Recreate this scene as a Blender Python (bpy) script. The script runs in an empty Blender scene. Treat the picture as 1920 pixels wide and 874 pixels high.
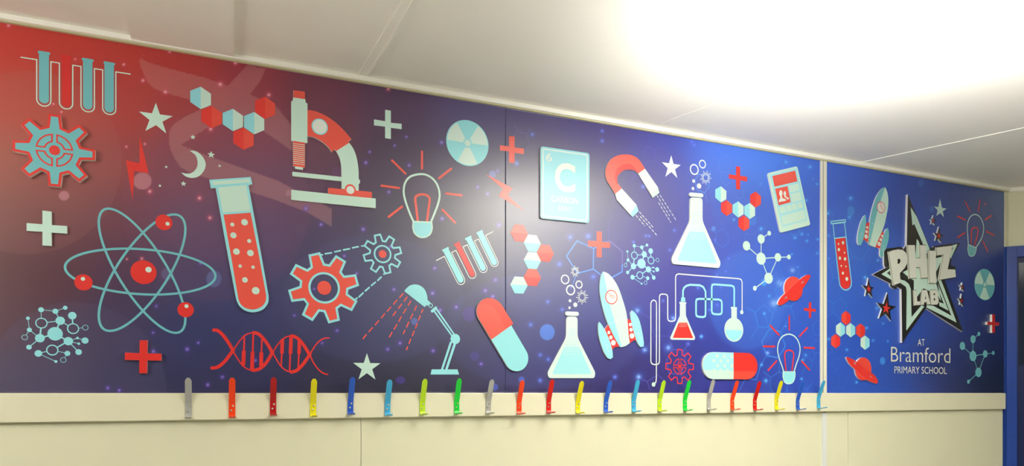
import bpy, math, random
import numpy as np
from mathutils import Vector, Matrix
from mathutils.geometry import tessellate_polygon

# ------------------------------------------------------------------ camera model
# photo frame 1920x874; level camera (pitch 0) with a shifted lens
CX, HY, F = 827.0, 737.0, 1185.0
VPX = 4115.0                    # vanishing point of the mural wall
EYE = 1.30
R_ = math.hypot(VPX - CX, F)
D = Vector(((VPX - CX) / R_, F / R_, 0))      # along the wall
N = Vector((D.y, -D.x, 0))                    # into the room
Z0 = F * 1.1 / 695.0
P0 = Vector(((0 - CX) / F * Z0, Z0, 0))
ANG = math.atan2(D.y, D.x)

def U(x, y, t=0.0):
    """photo pixel -> (s, h) on the plane t metres in front of the mural face"""
    rx, rz = (x - CX) / F, (HY - y) / F
    O = P0 + t * N
    # lambda*(rx,1) = O + s D
    s = (rx * O.y - O.x) / (D.x - rx * D.y)
    Zd = O.y + s * D.y
    return (s, EYE + rz * Zd)

def px_of(s, h):
    X = P0.x + s * D.x; Y = P0.y + s * D.y
    return CX + F * X / Y, HY - F * (h - EYE) / Y

def mpp(x, y=500, t=0):
    """metres per (vertical) photo pixel at column x on the wall"""
    O = P0 + t * N
    s, _ = U(x, y, t)
    return (O.y + s * D.y) / F

def world(s, h, t=0.0):
    p = P0 + s * D + t * N
    return Vector((p.x, p.y, h))

C = bpy.context.scene.collection
# ------------------------------------------------------------------ materials
def lin(c):
    return tuple(((v / 255.0) / 12.92 if v / 255.0 <= 0.04045 else ((v / 255.0 + 0.055) / 1.055) ** 2.4) for v in c)

_m = {}
def mat(name, rgb, rough=0.42, spec=0.5, metal=0.0, noise=0.0, bump=0.0, nscale=60.0):
    if name in _m: return _m[name]
    m = bpy.data.materials.new(name); m.use_nodes = True
    nt = m.node_tree; b = nt.nodes['Principled BSDF']
    b.inputs['Roughness'].default_value = rough
    b.inputs['Metallic'].default_value = metal
    b.inputs['Specular IOR Level'].default_value = spec
    col = lin(rgb) + (1,)
    b.inputs['Base Color'].default_value = col
    if noise > 0 or bump > 0:
        tc = nt.nodes.new('ShaderNodeTexCoord')
        n = nt.nodes.new('ShaderNodeTexNoise'); n.inputs['Scale'].default_value = nscale
        n.inputs['Detail'].default_value = 5
        nt.links.new(tc.outputs['Object'], n.inputs['Vector'])
        if noise > 0:
            mx = nt.nodes.new('ShaderNodeMix'); mx.data_type = 'RGBA'
            mx.inputs[6].default_value = tuple(v * (1 - noise) for v in col[:3]) + (1,)
            mx.inputs[7].default_value = tuple(min(1, v * (1 + noise)) for v in col[:3]) + (1,)
            nt.links.new(n.outputs['Fac'], mx.inputs[0]); nt.links.new(mx.outputs[2], b.inputs['Base Color'])
        if bump > 0:
            bp = nt.nodes.new('ShaderNodeBump'); bp.inputs['Strength'].default_value = bump
            bp.inputs['Distance'].default_value = 0.002
            nt.links.new(n.outputs['Fac'], bp.inputs['Height']); nt.links.new(bp.outputs[0], b.inputs['Normal'])
    _m[name] = m
    return m

GL = 0.40
INK = {
 'mint': (200, 232, 219), 'sky': (150, 226, 234), 'red': (224, 48, 42), 'coral': (233, 84, 70),
 'deepred': (214, 34, 34), 'white': (228, 236, 230), 'palesky': (150, 214, 218), 'black': (24, 25, 27),
 'cream': (222, 224, 206), 'edge': (244, 243, 234), 'teal': (110, 188, 196),
 'lblue': (88, 140, 222), 'lcyan': (62, 128, 220), 'lpurple': (84, 80, 178), 'lgrey': (104, 96, 168),
 'lfaint': (66, 112, 208), 'letter': (224, 228, 218), 'pale': (212, 236, 228),
 'paleblue':(160,226,234), 'dimblue': (46, 84, 176), 'capdot': (152, 225, 231), 'cardblue': (140, 214, 227),
}
def ink(k):
    m = mat('ink_' + k, INK[k], GL, 0.2); b = m.node_tree.nodes['Principled BSDF']
    b.inputs['Coat Weight'].default_value = 1.0; b.inputs['Coat Roughness'].default_value = 0.31; b.inputs['Coat IOR'].default_value = 1.5
    return m

# ------------------------------------------------------------------ mesh building
def link(o, parent=None):
    C.objects.link(o)
    if parent is not None: o.parent = parent
    return o

def area(loop):
    return 0.5 * sum(loop[i][0] * loop[(i + 1) % len(loop)][1] - loop[(i + 1) % len(loop)][0] * loop[i][1] for i in range(len(loop)))

def clean(loop):
    out = []
    for p in loop:
        if not out or (abs(p[0] - out[-1][0]) + abs(p[1] - out[-1][1])) > 1e-6: out.append(p)
    if len(out) > 1 and (abs(out[0][0] - out[-1][0]) + abs(out[0][1] - out[-1][1])) < 1e-6: out.pop()
    return out

def mesh_from_shapes(name, shapes, t, depth, mface, mside, org):
    """shapes: list of [outer, hole...] loops in (s,h). Front cap at offset t, extruded back by depth."""
    V, Fc, M = [], [], []
    ox, oz = org
    for si, sh in enumerate(shapes):
        mu = (si % 56) * 4e-6
        loops = [clean(l) for l in sh]
        loops = [l for l in loops if len(l) >= 3]
        if not loops: continue
        L = []
        for k, l in enumerate(loops):
            a = area(l)
            if (k == 0 and a < 0) or (k > 0 and a > 0): l = l[::-1]
            L.append(l)
        flat = [p for l in L for p in l]
        base = len(V)
        V += [(p[0] - ox, -t - mu, p[1] - oz) for p in flat]
        tris = tessellate_polygon([[Vector((p[0], p[1], 0)) for p in l] for l in L])
        for a, b, c in tris:
            pa, pb, pc = flat[a], flat[b], flat[c]
            cr = (pb[0]-pa[0])*(pc[1]-pa[1]) - (pb[1]-pa[1])*(pc[0]-pa[0])
            if abs(cr) < 1e-12: continue
            Fc.append((base+a, base+b, base+c) if cr > 0 else (base+a, base+c, base+b)); M.append(0)
        if depth > 0:
            b2 = len(V)
            V += [(p[0] - ox, -t + depth, p[1] - oz) for p in flat]
            i0 = 0
            for l in L:
                n = len(l)
                for i in range(n):
                    j = (i + 1) % n
                    Fc.append((base+i0+i, b2+i0+i, b2+i0+j, base+i0+j)); M.append(1)
                i0 += n
    me = bpy.data.meshes.new(name)
    me.from_pydata(V, [], Fc)
    me.materials.append(mface)
    if depth > 0: me.materials.append(mside)
    for p, mi in zip(me.polygons, M): p.material_index = mi
    me.update()
    return me

WALLM = Matrix.Translation(P0) @ Matrix.Rotation(ANG, 4, 'Z')

class Thing:
    """a cut-out standing on the mural, or a printed motif (child of a panel)"""
    def __init__(self, name, label, cat=None, group=None, t=0.0, base=(0, 0), panel=None):
        self.t = t; self.panel = panel; self.base = base; self.lay = 0
        self.name, self.label, self.cat, self.group = name, label, cat, group
        self.root = None
    def _setroot(self, o):
        self.root = o
        o['label'] = self.label
        if self.panel is None:
            o['category'] = self.cat
            if self.group: o['group'] = self.group
            o.matrix_world = WALLM @ Matrix.Translation((self.base[0], 0, self.base[1]))
        else:
            o.parent = self.panel['obj']
            o.location = (self.base[0] - self.panel['s0'], 0, self.base[1] - self.panel['h0'])
    def empty(self):
        o = bpy.data.objects.new(self.name, None); o.empty_display_size = 0.05
        C.objects.link(o); self._setroot(o); return o
    def body(self, shapes, face, side='edge', depth=None, t=None):
        """the thing's own mesh"""
        t = self.t if t is None else t
        if self.panel is not None:
            t, depth = 0.0004, 0
        elif depth is None: depth = t
        me = mesh_from_shapes(self.name, shapes, t, depth, ink(face), ink(side), self.base)
        o = bpy.data.objects.new(self.name, me); C.objects.link(o); self._setroot(o)
        return o
    def part(self, name, shapes, face, level=1, depth=0, t=None, side='edge', parent=None, label=None):
        """flat layer (level) or extruded piece on the thing; parts of a printed motif are its sub-parts"""
        if t is None:
            t = (self.t if self.panel is None else 0.0004) + 0.0003 * level
        me = mesh_from_shapes(name, shapes, t, depth, ink(face), ink(side), self.base)
        o = bpy.data.objects.new(name, me); C.objects.link(o)
        o.parent = parent or self.root
        if label: o['label'] = label
        return o

# ------------------------------------------------------------------ 2D shapes
ZM = {'A':(0,60,4.856),'B':(0,200,4.856),'C':(220,60,4.37),'D':(220,240,4.37),'E':(20,380,4.856),'F':(100,380,3.361),
 'G':(20,550,5.14),'H':(360,310,3.014),'I':(520,150,3.361),'J':(680,180,3.122),'K':(520,420,4.368),'L':(660,500,3.973),
 'M':(370,590,6.722),'N':(640,560,4.37),'O':(800,410,5.828),'P':(870,540,4.856),'Q':(900,230,4.37),'R':(940,400,5.4625),
 'S':(1120,250,4.37),'T':(1010,470,3.496),'U':(1240,290,3.973),'V':(1160,430,6.723),'W':(1200,500,3.8),'X':(1380,300,4.856),
 'Y':(1380,420,4.856),'AA':(1300,580,5.4625),'BB':(1530,330,3.8),'CC':(1530,560,4.853),'DD':(1600,350,2.913),
 'EE':(1640,440,5.4625),'FF':(1640,620,8.74),'GG':(1730,350,2.241),'HH':(1530,300,4.858),'II':(1400,690,7.945),'px':(0,0,1.0)}

def px(z, p):
    x0, y0, s = ZM[z]
    return (x0 + p[0] / s, y0 + p[1] / s)

class Pen:
    """draws in the coordinates of one magnified crop, on the plane t; xf optionally moves the result"""
    def __init__(self, z, t=0.0, xf=None):
        self.z, self.t, self.xf = z, t, xf
    def pt(self, p):
        q = U(*px(self.z, p), self.t)
        return self.xf(q) if self.xf else q
    def k(self, p):
        """metres per crop unit (vertical) at p"""
        x, y = px(self.z, p)
        m = mpp(x, y, self.t) / ZM[self.z][2]
        return m * (self.xf.scale if self.xf else 1)
    def loop(self, pts): return [self.pt(p) for p in pts]
    def poly(self, pts, *holes): return [[self.loop(pts)] + [self.loop(h) for h in holes]]
    def sloop(self, pts, n=6): return smooth(self.loop(pts), True, n)
    def circ(self, x, y, r, n=40):
        c = self.pt((x, y)); rr = r * self.k((x, y))
        return circle(c, rr, n)
    def disc(self, x, y, r, n=40): return [[self.circ(x, y, r, n)]]
    def ring(self, x, y, r, w, n=40): return [[self.circ(x, y, r + w / 2, n), self.circ(x, y, r - w / 2, n)]]
    def stroke(self, pts, w, closed=False, sm=0, cap=True):
        L = self.loop(pts)
        if sm: L = smooth(L, closed, sm)
        mid = pts[len(pts) // 2]
        return stroke(L, w * self.k(mid), closed, cap)
    def segs(self, segl, w, cap=True):
        out = []
        for a, b in segl: out += self.stroke([a, b], w, False, 0, cap)
        return out

def circle(c, r, n=40):
    return [(c[0] + r * math.cos(2*math.pi*i/n), c[1] + r * math.sin(2*math.pi*i/n)) for i in range(n)]

def smooth(P, closed=False, n=6):
    out = []; m = len(P)
    rng = range(m) if closed else range(m - 1)
    for i in rng:
        p0 = P[(i-1) % m] if closed or i > 0 else P[0]
        p1 = P[i]; p2 = P[(i+1) % m]
        p3 = P[(i+2) % m] if closed or i + 2 < m else P[-1]
        for k in range(n):
            u = k / n
            out.append(tuple(0.5*((2*p1[a]) + (-p0[a]+p2[a])*u + (2*p0[a]-5*p1[a]+4*p2[a]-p3[a])*u*u + (-p0[a]+3*p1[a]-3*p2[a]+p3[a])*u**3) for a in (0, 1)))
    if not closed: out.append(P[-1])
    return out

def offs(L, d, closed):
    """miter offset of a polyline to its left by d"""
    out = []; n = len(L)
    for i in range(n):
        a = L[(i-1) % n] if closed or i > 0 else None
        b = L[i]
        c = L[(i+1) % n] if closed or i < n-1 else None
        def nrm(p, q):
            dx, dy = q[0]-p[0], q[1]-p[1]; l = math.hypot(dx, dy) or 1e-9
            return (-dy/l, dx/l)
        if a is None: v = nrm(b, c)
        elif c is None: v = nrm(a, b)
        else:
            n1, n2 = nrm(a, b), nrm(b, c)
            sx, sy = n1[0]+n2[0], n1[1]+n2[1]; l2 = sx*sx+sy*sy
            if l2 < 0.3: l2 = 0.3
            v = (2*sx/l2, 2*sy/l2)
        out.append((b[0]+v[0]*d, b[1]+v[1]*d))
    return out

def stroke(L, w, closed=False, cap=True):
    L = clean(L) if closed else [p for i, p in enumerate(L) if i == 0 or math.hypot(p[0]-L[i-1][0], p[1]-L[i-1][1]) > 1e-6]
    h = w / 2
    if closed:
        a, b = offs(L, h, True), offs(L, -h, True)
        if abs(area(a)) < abs(area(b)): a, b = b, a
        return [[a, b]]
    l, r = offs(L, h, False), offs(L, -h, False)
    def capf(p, q):  # half circle round p, coming from q
        ang = math.atan2(p[1]-q[1], p[0]-q[0])
        return [(p[0]+h*math.cos(ang+x), p[1]+h*math.sin(ang+x)) for x in (math.pi/3, math.pi/6, 0, -math.pi/6, -math.pi/3)]
    loop = l + (capf(L[-1], L[-2]) if cap else []) + r[::-1] + (capf(L[0], L[1]) if cap else [])
    return [[loop]]

def dashes(a, b, on, off):
    out = []; L = math.hypot(b[0]-a[0], b[1]-a[1]); u = 0
    while u < L:
        v = min(L, u + on)
        out.append(((a[0]+(b[0]-a[0])*u/L, a[1]+(b[1]-a[1])*u/L), (a[0]+(b[0]-a[0])*v/L, a[1]+(b[1]-a[1])*v/L)))
        u = v + off
    return out

def isect(a, b, c, d):
    x1,y1,x2,y2,x3,y3,x4,y4 = *a,*b,*c,*d
    dn = (x1-x2)*(y3-y4)-(y1-y2)*(x3-x4)
    t = ((x1-x3)*(y3-y4)-(y1-y3)*(x3-x4))/dn
    return (x1+t*(x2-x1), y1+t*(y2-y1))

def star_tips(T, inner=1.0):
    out = []
    for i in range(5):
        out.append(T[i])
        q = isect(T[i], T[(i+2) % 5], T[(i-1) % 5], T[(i+1) % 5])
        out.append(q)
    return out

def star_at(c, r, rot=0.0, k=0.42):
    return [(c[0]+(r if i % 2 == 0 else r*k)*math.sin(rot+math.pi*i/5), c[1]+(r if i % 2 == 0 else r*k)*math.cos(rot+math.pi*i/5)) for i in range(10)]

def scale_loop(L, k):
    cx = sum(p[0] for p in L)/len(L); cy = sum(p[1] for p in L)/len(L)
    return [(cx+(p[0]-cx)*k, cy+(p[1]-cy)*k) for p in L]

def gear(c, rt, rr, n=8, at=8.2, ar=15.5, ph=0.0):
    L = []
    for i in range(n):
        a0 = ph + 360.0*i/n
        for da, r in ((-ar, rr), (-at, rt), (at, rt), (ar, rr)):
            a = math.radians(a0+da); L.append((c[0]+r*math.sin(a), c[1]+r*math.cos(a)))
    return L

def sector(c, r1, r2, gap, q):
    """outline of one quarter between two spokes"""
    out = []
    a1 = math.asin(gap/r2); a2 = math.pi/2-a1
    for i in range(11): a = a1+(a2-a1)*i/10; out.append((r2*math.cos(a), r2*math.sin(a)))
    b1 = math.asin(min(.9, gap/r1)); b2 = math.pi/2-b1
    for i in range(7): a = b2+(b1-b2)*i/6; out.append((r1*math.cos(a), r1*math.sin(a)))
    cs, sn = math.cos(q*math.pi/2), math.sin(q*math.pi/2)
    return [(c[0]+x*cs-y*sn, c[1]+x*sn+y*cs) for x, y in out]

def hexa(c, r, flat=False):
    o = 0 if flat else math.pi/6
    return [(c[0]+r*math.cos(o+i*math.pi/3), c[1]+r*math.sin(o+i*math.pi/3)) for i in range(6)]

def stadium(a, b, r, n=18):
    ang = math.atan2(b[1]-a[1], b[0]-a[0]); out = []
    for i in range(n+1): t = ang-math.pi/2+math.pi*i/n; out.append((b[0]+r*math.cos(t), b[1]+r*math.sin(t)))
    for i in range(n+1): t = ang+math.pi/2+math.pi*i/n; out.append((a[0]+r*math.cos(t), a[1]+r*math.sin(t)))
    return out

def clip_half(L, a, b):
    """keep the part of loop L left of the line a->b"""
    out = []; n = len(L)
    f = lambda p: (b[0]-a[0])*(p[1]-a[1])-(b[1]-a[1])*(p[0]-a[0])
    for i in range(n):
        p, q = L[i], L[(i+1) % n]; fp, fq = f(p), f(q)
        if fp >= 0: out.append(p)
        if fp*fq < 0:
            u = fp/(fp-fq); out.append((p[0]+u*(q[0]-p[0]), p[1]+u*(q[1]-p[1])))
    return out

def round_poly(L, r, n=5):
    out = []; m = len(L)
    for i in range(m):
        a, b, c = L[i-1], L[i], L[(i+1) % m]
        la = math.hypot(a[0]-b[0], a[1]-b[1]); lc = math.hypot(c[0]-b[0], c[1]-b[1])
        rr = min(r, la*.45, lc*.45)
        p = (b[0]+(a[0]-b[0])*rr/la, b[1]+(a[1]-b[1])*rr/la); q = (b[0]+(c[0]-b[0])*rr/lc, b[1]+(c[1]-b[1])*rr/lc)
        for k in range(n+1):
            u = k/n; out.append(tuple((1-u)**2*p[j]+2*u*(1-u)*b[j]+u*u*q[j] for j in (0, 1)))
    return out

class Sim:
    """similarity taking local points a0->b0 and a1->b1 (mirror optional)"""
    def __init__(self, a0, a1, b0, b1, mirror=False):
        A0, A1, B0, B1 = (complex(*p) for p in (a0, a1, b0, b1))
        self.mirror = mirror
        if mirror: A0, A1 = A0.conjugate(), A1.conjugate()
        self.m = (B1-B0)/(A1-A0); self.A0, self.B0 = A0, B0; self.scale = abs(self.m)
    def __call__(self, p):
        z = complex(*p)
        if self.mirror: z = z.conjugate()
        w = self.B0+self.m*(z-self.A0); return (w.real, w.imag)

def box_me(name, bounds, m, org=(0, 0)):
    """box in wall coordinates: bounds = s0,s1,t0,t1,h0,h1"""
    s0, s1, t0, t1, h0, h1 = bounds
    V = [(s-org[0], -t, h-org[1]) for s in (s0, s1) for t in (t0, t1) for h in (h0, h1)]
    Fc = [(0,1,3,2),(4,6,7,5),(0,4,5,1),(2,3,7,6),(0,2,6,4),(1,5,7,3)]
    me = bpy.data.meshes.new(name); me.from_pydata(V, [], Fc); me.materials.append(m); me.update()
    import bmesh
    bm = bmesh.new(); bm.from_mesh(me); bmesh.ops.recalc_face_normals(bm, faces=bm.faces); bm.to_mesh(me); bm.free()
    return me

def bevel(o, w=0.002, seg=2):
    md = o.modifiers.new('bevel', 'BEVEL'); md.width = w; md.segments = seg; md.limit_method = 'ANGLE'; return o

def wall_box(name, bounds, m, kind='structure', bev=0.0):
    s0, s1, t0, t1, h0, h1 = bounds
    o = bpy.data.objects.new(name, box_me(name, bounds, m, ((s0+s1)/2, h0)))
    C.objects.link(o); o.matrix_world = WALLM @ Matrix.Translation(((s0+s1)/2, 0, h0))
    if kind: o['kind'] = kind
    if bev: bevel(o, bev)
    return o

# ------------------------------------------------------------------ room shell
HT = EYE + 1.10          # top of the mural
HC = EYE + 1.122         # ceiling
cream = mat('cream_painted_board', (226, 224, 194), 0.5, 0.4, noise=0.03, bump=0.06, nscale=9)
creamr = mat('cream_gloss_rail', (228, 225, 196), 0.38, 0.5, noise=0.03, bump=0.05, nscale=14)
whitew = mat('white_cornice', (252, 250, 238), 0.4, 0.5, noise=0.02, nscale=20)
ceilm = mat('ceiling_paint', (240, 236, 224), 0.6, 0.3, noise=0.02, bump=0.05, nscale=120)
postm = mat('joint_cover_plastic', (226, 224, 206), 0.4, 0.5)
bluem = mat('blue_gloss_paint', (34, 66, 150), 0.35, 0.5, noise=0.12, bump=0.1, nscale=25)
navym = mat('dark_blue_door_paint', (14, 30, 78), 0.4, 0.5, noise=0.1, nscale=20)
floorm = mat('grey_vinyl_floor', (150, 148, 140), 0.5, 0.4, noise=0.1, nscale=30)

S = lambda x: U(x, 500)[0]
sA, sB = S(-1500)-2.4, S(1889)            # wall ends: left room corner, right corner
corner = world(sB, 0, -0.012)
RD = Vector((2977.0, -1185.0, 0)).normalized()      # return wall direction (right, towards camera)

def poly_prism(name, pts, z0, z1, m, kind='structure'):
    n = len(pts)
    V = [(p[0], p[1], z0) for p in pts] + [(p[0], p[1], z1) for p in pts]
    Fc = [tuple(range(n))[::-1], tuple(range(n, 2*n))] + [(i, (i+1) % n, n+(i+1) % n, n+i) for i in range(n)]
    me = bpy.data.meshes.new(name); me.from_pydata(V, [], Fc); me.materials.append(m); me.update()
    import bmesh
    bm = bmesh.new(); bm.from_mesh(me); bmesh.ops.recalc_face_normals(bm, faces=bm.faces); bm.to_mesh(me); bm.free()
    o = bpy.data.objects.new(name, me); C.objects.link(o)
    if kind: o['kind'] = kind
    return o

a = world(sA, 0, -0.012); b = corner
c = corner + RD * 3.2
d = Vector((c.x, -3.2, 0)); e = Vector((a.x, -3.2, 0))
def wall_between(name, p, q, m, th=0.1, z1=HC):
    dr = (q-p).normalized(); out = Vector((-dr.y, dr.x, 0))   # outward, room lies to the right of p->q
    return poly_prism(name, [p, q, q+out*th, p+out*th], 0, z1, m)
greyw = mat('grey_blue_wall_paint', (112, 118, 128), 0.6, 0.3, noise=0.03, nscale=9)
wall_between('wall_back', a, b, cream)
wall_between('wall_right', b, c, cream)
wall_between('wall_far_right', c, d, greyw)
wall_between('wall_front', d, e, greyw)
wall_between('wall_left', e, a, greyw)
poly_prism('floor', [a, b, c, d, e], -0.08, 0, floorm)
ceiling = poly_prism('ceiling', [a + Vector((-.1, .1, 0)), b + Vector((0, .1, 0)), c + Vector((.1, .1, 0)), d + Vector((.1, -.1, 0)), e + Vector((-.1, -.1, 0))], HC, HC + 0.1, ceilm)

# ceiling details, laid out where the photograph shows them on the ceiling plane
def ceil_pt(x, y, z=HC):
    lam = (z - EYE) / ((HY - y) / F)
    return Vector(((x - CX) / F * lam, lam, 0))
def ceil_strip(name, pA, pB, w, th, m, ext=0.0):
    p, q = ceil_pt(*pA), ceil_pt(*pB); dr = (q-p).normalized(); q = q + dr*ext; sd = Vector((-dr.y, dr.x, 0))*w/2
    return poly_prism(name, [p-sd, q-sd, q+sd, p+sd], HC-th, HC+0.001, m)
# lowered ceiling board between the two joints at the left
th = 0.013
p1, p2 = ceil_pt(438.5, 105.5, HC-th), ceil_pt(438.5, 0, HC-th)
p3, p4 = ceil_pt(247, 76, HC-th), ceil_pt(225, 0, HC-th)
dd = (p2-p1).normalized()
def to_wall(p, dr):
    # slide p along dr until it meets the mural plane
    k = -((p - P0).dot(N)) / dr.dot(N)
    return p + dr*(k + 0.0)
w1 = to_wall(p1, -dd); d34 = (p4-p3).normalized(); w2 = to_wall(p3, -d34)
poly_prism('trim_1', [w1, w1+dd*2.4, w2+d34*2.4, w2], HC-th, HC+0.001, ceilm)
# batten over the ceiling joint
q1, q2 = ceil_pt(671, 139.5), ceil_pt(754, 0); q3, q4 = ceil_pt(700, 146), ceil_pt(796, 0)
dq = (q2-q1).normalized(); dr4 = (q4-q3).normalized()
poly_prism('trim_2', [to_wall(q1, -dq), q1+dq*2.6, q3+dr4*2.6, to_wall(q3, -dr4)], HC-0.0025, HC+0.001, ceilm)
ceil_strip('trim_3', (690, 141), (776, 0), 0.010, 0.0045, ceilm, 1.4)
ceil_strip('trim_4', (1610, 305), (1920, 239), 0.006, 0.003, whitew, 1.0)
ceil_strip('trim_5', (1240, 231), (1400, 172), 0.004, 0.0012, ceilm, 0.6)

# cornice strip along the mural wall, a strip under it with shade painted in olive and the return along the right wall
sC0, sC1 = sA, sB
wall_box('trim_6', (sC0, sC1, -0.012, 0.016, HT+0.0055, HC), whitew, bev=0.002)
wall_box('trim_7', (sC0, sC1, -0.012, 0.008, HT, HT+0.0055), mat('olive_shade_band', (196, 190, 150), 0.5, 0.4))
# vertical joint cover between the mural boards, continuing down past the rail
wall_box('trim_8', (S(1537.3), S(1548.8), -0.004, 0.005, EYE-0.0, HT), postm, bev=0.0015)
wall_box('trim_9', (S(1541.0), S(1541.9), 0.0045, 0.0062, EYE-0.0, HT), mat('joint_groove', (150, 148, 135), 0.5, 0.4))
wall_box('trim_10', (S(1540.2), S(1549), -0.004, 0.0055, 0.1, EYE-0.093), mat('joint_cover_lower', (222, 226, 222), 0.4, 0.5), bev=0.0015)
# corner cover at the right end of the mural
wall_box('trim_11', (S(1882.6), sB, -0.012, 0.004, EYE-0.0, HT), creamr, bev=0.001)
# wainscot boards under the rail
wall_box('panel_board_1', (sA, S(677)-0.001, -0.012, 0.0, 0.1, EYE-0.04), cream, 'structure')
wall_box('panel_board_2', (S(677)+0.001, S(1540.2), -0.012, 0.0, 0.1, EYE-0.04), cream, 'structure')
wall_box('panel_board_3', (S(1549), S(1590)-0.0015, -0.012, 0.0, 0.1, EYE-0.04), cream, 'structure')
wall_box('panel_board_4', (S(1590)+0.0015, S(1880), -0.012, 0.0, 0.1, EYE-0.04), cream, 'structure')
for i, o in enumerate([o for o in C.objects if o.name.startswith('panel_board')]): o.name = 'trim_%d' % (12+i)
wall_box('baseboard_back', (sA, S(1880), -0.012, 0.014, 0.0, 0.1), cream)
# hook rail (a thing in its own right: a painted board fixed to the wall)
RT = 0.018
rail_h0 = EYE - 0.0882
rail = wall_box('coat_rail', (sA+0.02, U(1886, 750, RT)[0], 0.0, RT, rail_h0, EYE-0.0005), creamr, None, 0.003)
rail['label'] = 'long cream painted coat rail board running below the mural'
rail['category'] = 'coat rail'

# right wall: cornice return, blue door frame with dark door
RN = Vector((RD.y, -RD.x, 0))          # into the room for the right wall
RN = RN if RN.dot(-corner) > 0 else -RN
def rbox(name, u0, u1, t0, t1, z0, z1, m, kind='structure', bev=0):
    pts = [corner + RD*u + RN*t for u, t in ((u0, t0), (u1, t0), (u1, t1), (u0, t1))]
    o = poly_prism(name, pts, z0, z1, m, kind)
    if bev: bevel(o, bev)
    return o
def r_u(x, y, t=0.0):
    O = corner + RN*t; rx = (x-CX)/F
    u = (rx*O.y - O.x)/(RD.x - rx*RD.y); lam = O.y+u*RD.y
    return u, EYE+(HY-y)/F*lam
rbox('trim_16', 0.0, 3.2, 0, 0.016, HT+0.002, HC, whitew, bev=0.002)
u_dk, _ = r_u(1907, 600, 0.02); _, z_top = r_u(1895, 462, 0.02); _, z_dk = r_u(1910, 482, 0.02)
fr = bpy.data.objects.new('door_1', None); C.objects.link(fr); fr['kind'] = 'structure'
dw = 0.80
uL = 0.0
def dpart(name, u0, u1, t0, t1, z0, z1, m, bev=0.002):
    o = rbox(name, u0, u1, t0, t1, z0, z1, m, None, bev); o.parent = fr; return o
dpart('door_post', uL, u_dk, 0.0, 0.022, 0, z_top, bluem)
dpart('door_post', u_dk+dw, u_dk+dw+0.07, 0.0, 0.022, 0, z_top, bluem)
dpart('door_head', u_dk, u_dk+dw, 0.0, 0.022, z_dk, z_top, bluem)
leaf = dpart('door_leaf', u_dk, u_dk+dw, 0.0, 0.008, 0.0, z_dk, navym)
gl = mat('door_glass', (42, 52, 70), 0.1, 0.5)
g = rbox('glass_pane', u_dk+0.012, u_dk+dw-0.12, 0.004, 0.0095, 1.45, z_dk-0.03, gl, None); g.parent = leaf
h = rbox('door_handle', u_dk+dw-0.09, u_dk+dw-0.05, 0.006, 0.05, 1.0, 1.16, mat('steel', (190, 190, 190), 0.3, .5, 1.0), None, 0.004); h.parent = leaf
# blue paint lapping round the corner onto the mural wall's edge, as photographed
wall_box('trim_17', (S(1882.6), sB+0.004, -0.012, 0.0045, 0.0, U(1884, 463)[1]), bluem)

# ------------------------------------------------------------------ mural print (background artwork)
CP = [  # x, y, printed colour
 (-200,60,196,48,38),(-200,300,160,66,58),(-200,700,80,66,84),
 (0,60,196,46,36),(0,200,186,58,46),(0,300,158,72,60),(0,400,120,62,62),(0,500,92,48,56),(0,600,88,54,68),(0,720,76,66,92),
 (110,60,198,44,36),(110,200,184,56,48),(110,330,144,66,66),(110,430,108,56,66),(110,520,84,44,62),(110,640,74,60,88),(110,720,72,64,96),
 (230,90,190,42,38),(230,200,178,48,50),(230,300,148,54,62),(230,400,112,54,74),(230,500,82,48,80),(230,600,64,52,90),(230,720,56,52,90),
 (350,110,180,40,44),(350,220,160,48,58),(350,320,122,60,80),(350,420,92,66,100),(350,520,66,60,104),(350,620,50,54,104),(350,720,50,50,90),
 (470,140,152,40,62),(470,240,132,48,72),(470,340,104,60,92),(470,440,80,64,108),(470,540,60,60,112),(470,640,48,52,104),(470,720,46,46,86),
 (600,160,112,44,74),(600,260,100,46,76),(600,360,80,46,82),(600,460,64,52,96),(600,560,58,58,96),(600,640,48,48,88),(600,720,42,40,70),
 (740,180,84,52,92),(740,300,62,42,78),(740,420,54,46,80),(740,520,56,58,98),(740,620,56,58,100),(740,720,42,40,64),
 (880,200,84,72,128),(880,300,60,50,90),(880,420,46,40,70),(880,520,56,54,94),(880,620,50,46,82),(880,720,50,46,80),
 (1000,220,72,62,118),(1000,330,52,44,84),(1000,430,52,50,98),(1000,540,62,64,120),(1000,640,58,58,116),(1000,720,50,48,98),
 (1120,250,64,52,124),(1120,360,50,46,98),(1120,460,58,60,126),(1120,560,60,66,134),(1120,650,50,46,110),(1120,720,46,38,98),
 (1240,290,58,56,146),(1240,400,56,52,130),(1240,500,54,52,134),(1240,600,54,54,138),(1240,720,46,36,104),
 (1350,300,66,110,212),(1350,380,66,84,176),(1350,460,56,66,158),(1350,560,50,60,150),(1350,640,46,46,124),(1350,720,50,44,124),
 (1440,310,66,116,216),(1440,400,58,88,184),(1440,500,54,84,184),(1440,600,50,78,174),(1440,720,44,56,142),
 (1530,320,54,92,196),(1530,420,52,82,184),(1530,520,52,84,184),(1530,620,48,76,172),(1530,720,46,70,162),
 (1600,350,40,76,178),(1600,450,42,82,184),(1600,550,40,76,174),(1600,650,38,72,170),(1600,720,38,72,168),
 (1700,370,34,62,150),(1700,450,36,72,170),(1700,600,38,76,178),(1700,720,38,64,150),
 (1790,380,34,52,122),(1790,480,32,52,130),(1790,580,34,50,126),(1790,660,34,40,106),(1790,720,26,28,76),
 (1870,380,52,76,130),(1870,440,50,66,122),(1870,520,36,40,94),(1870,620,30,30,74),(1870,720,20,20,44),
]
CPA = np.array(CP, float)
_w = np.clip((CPA[:, 0]-1150)/250.0, 0, 1)      # the print turns a clearer blue towards the right
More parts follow.
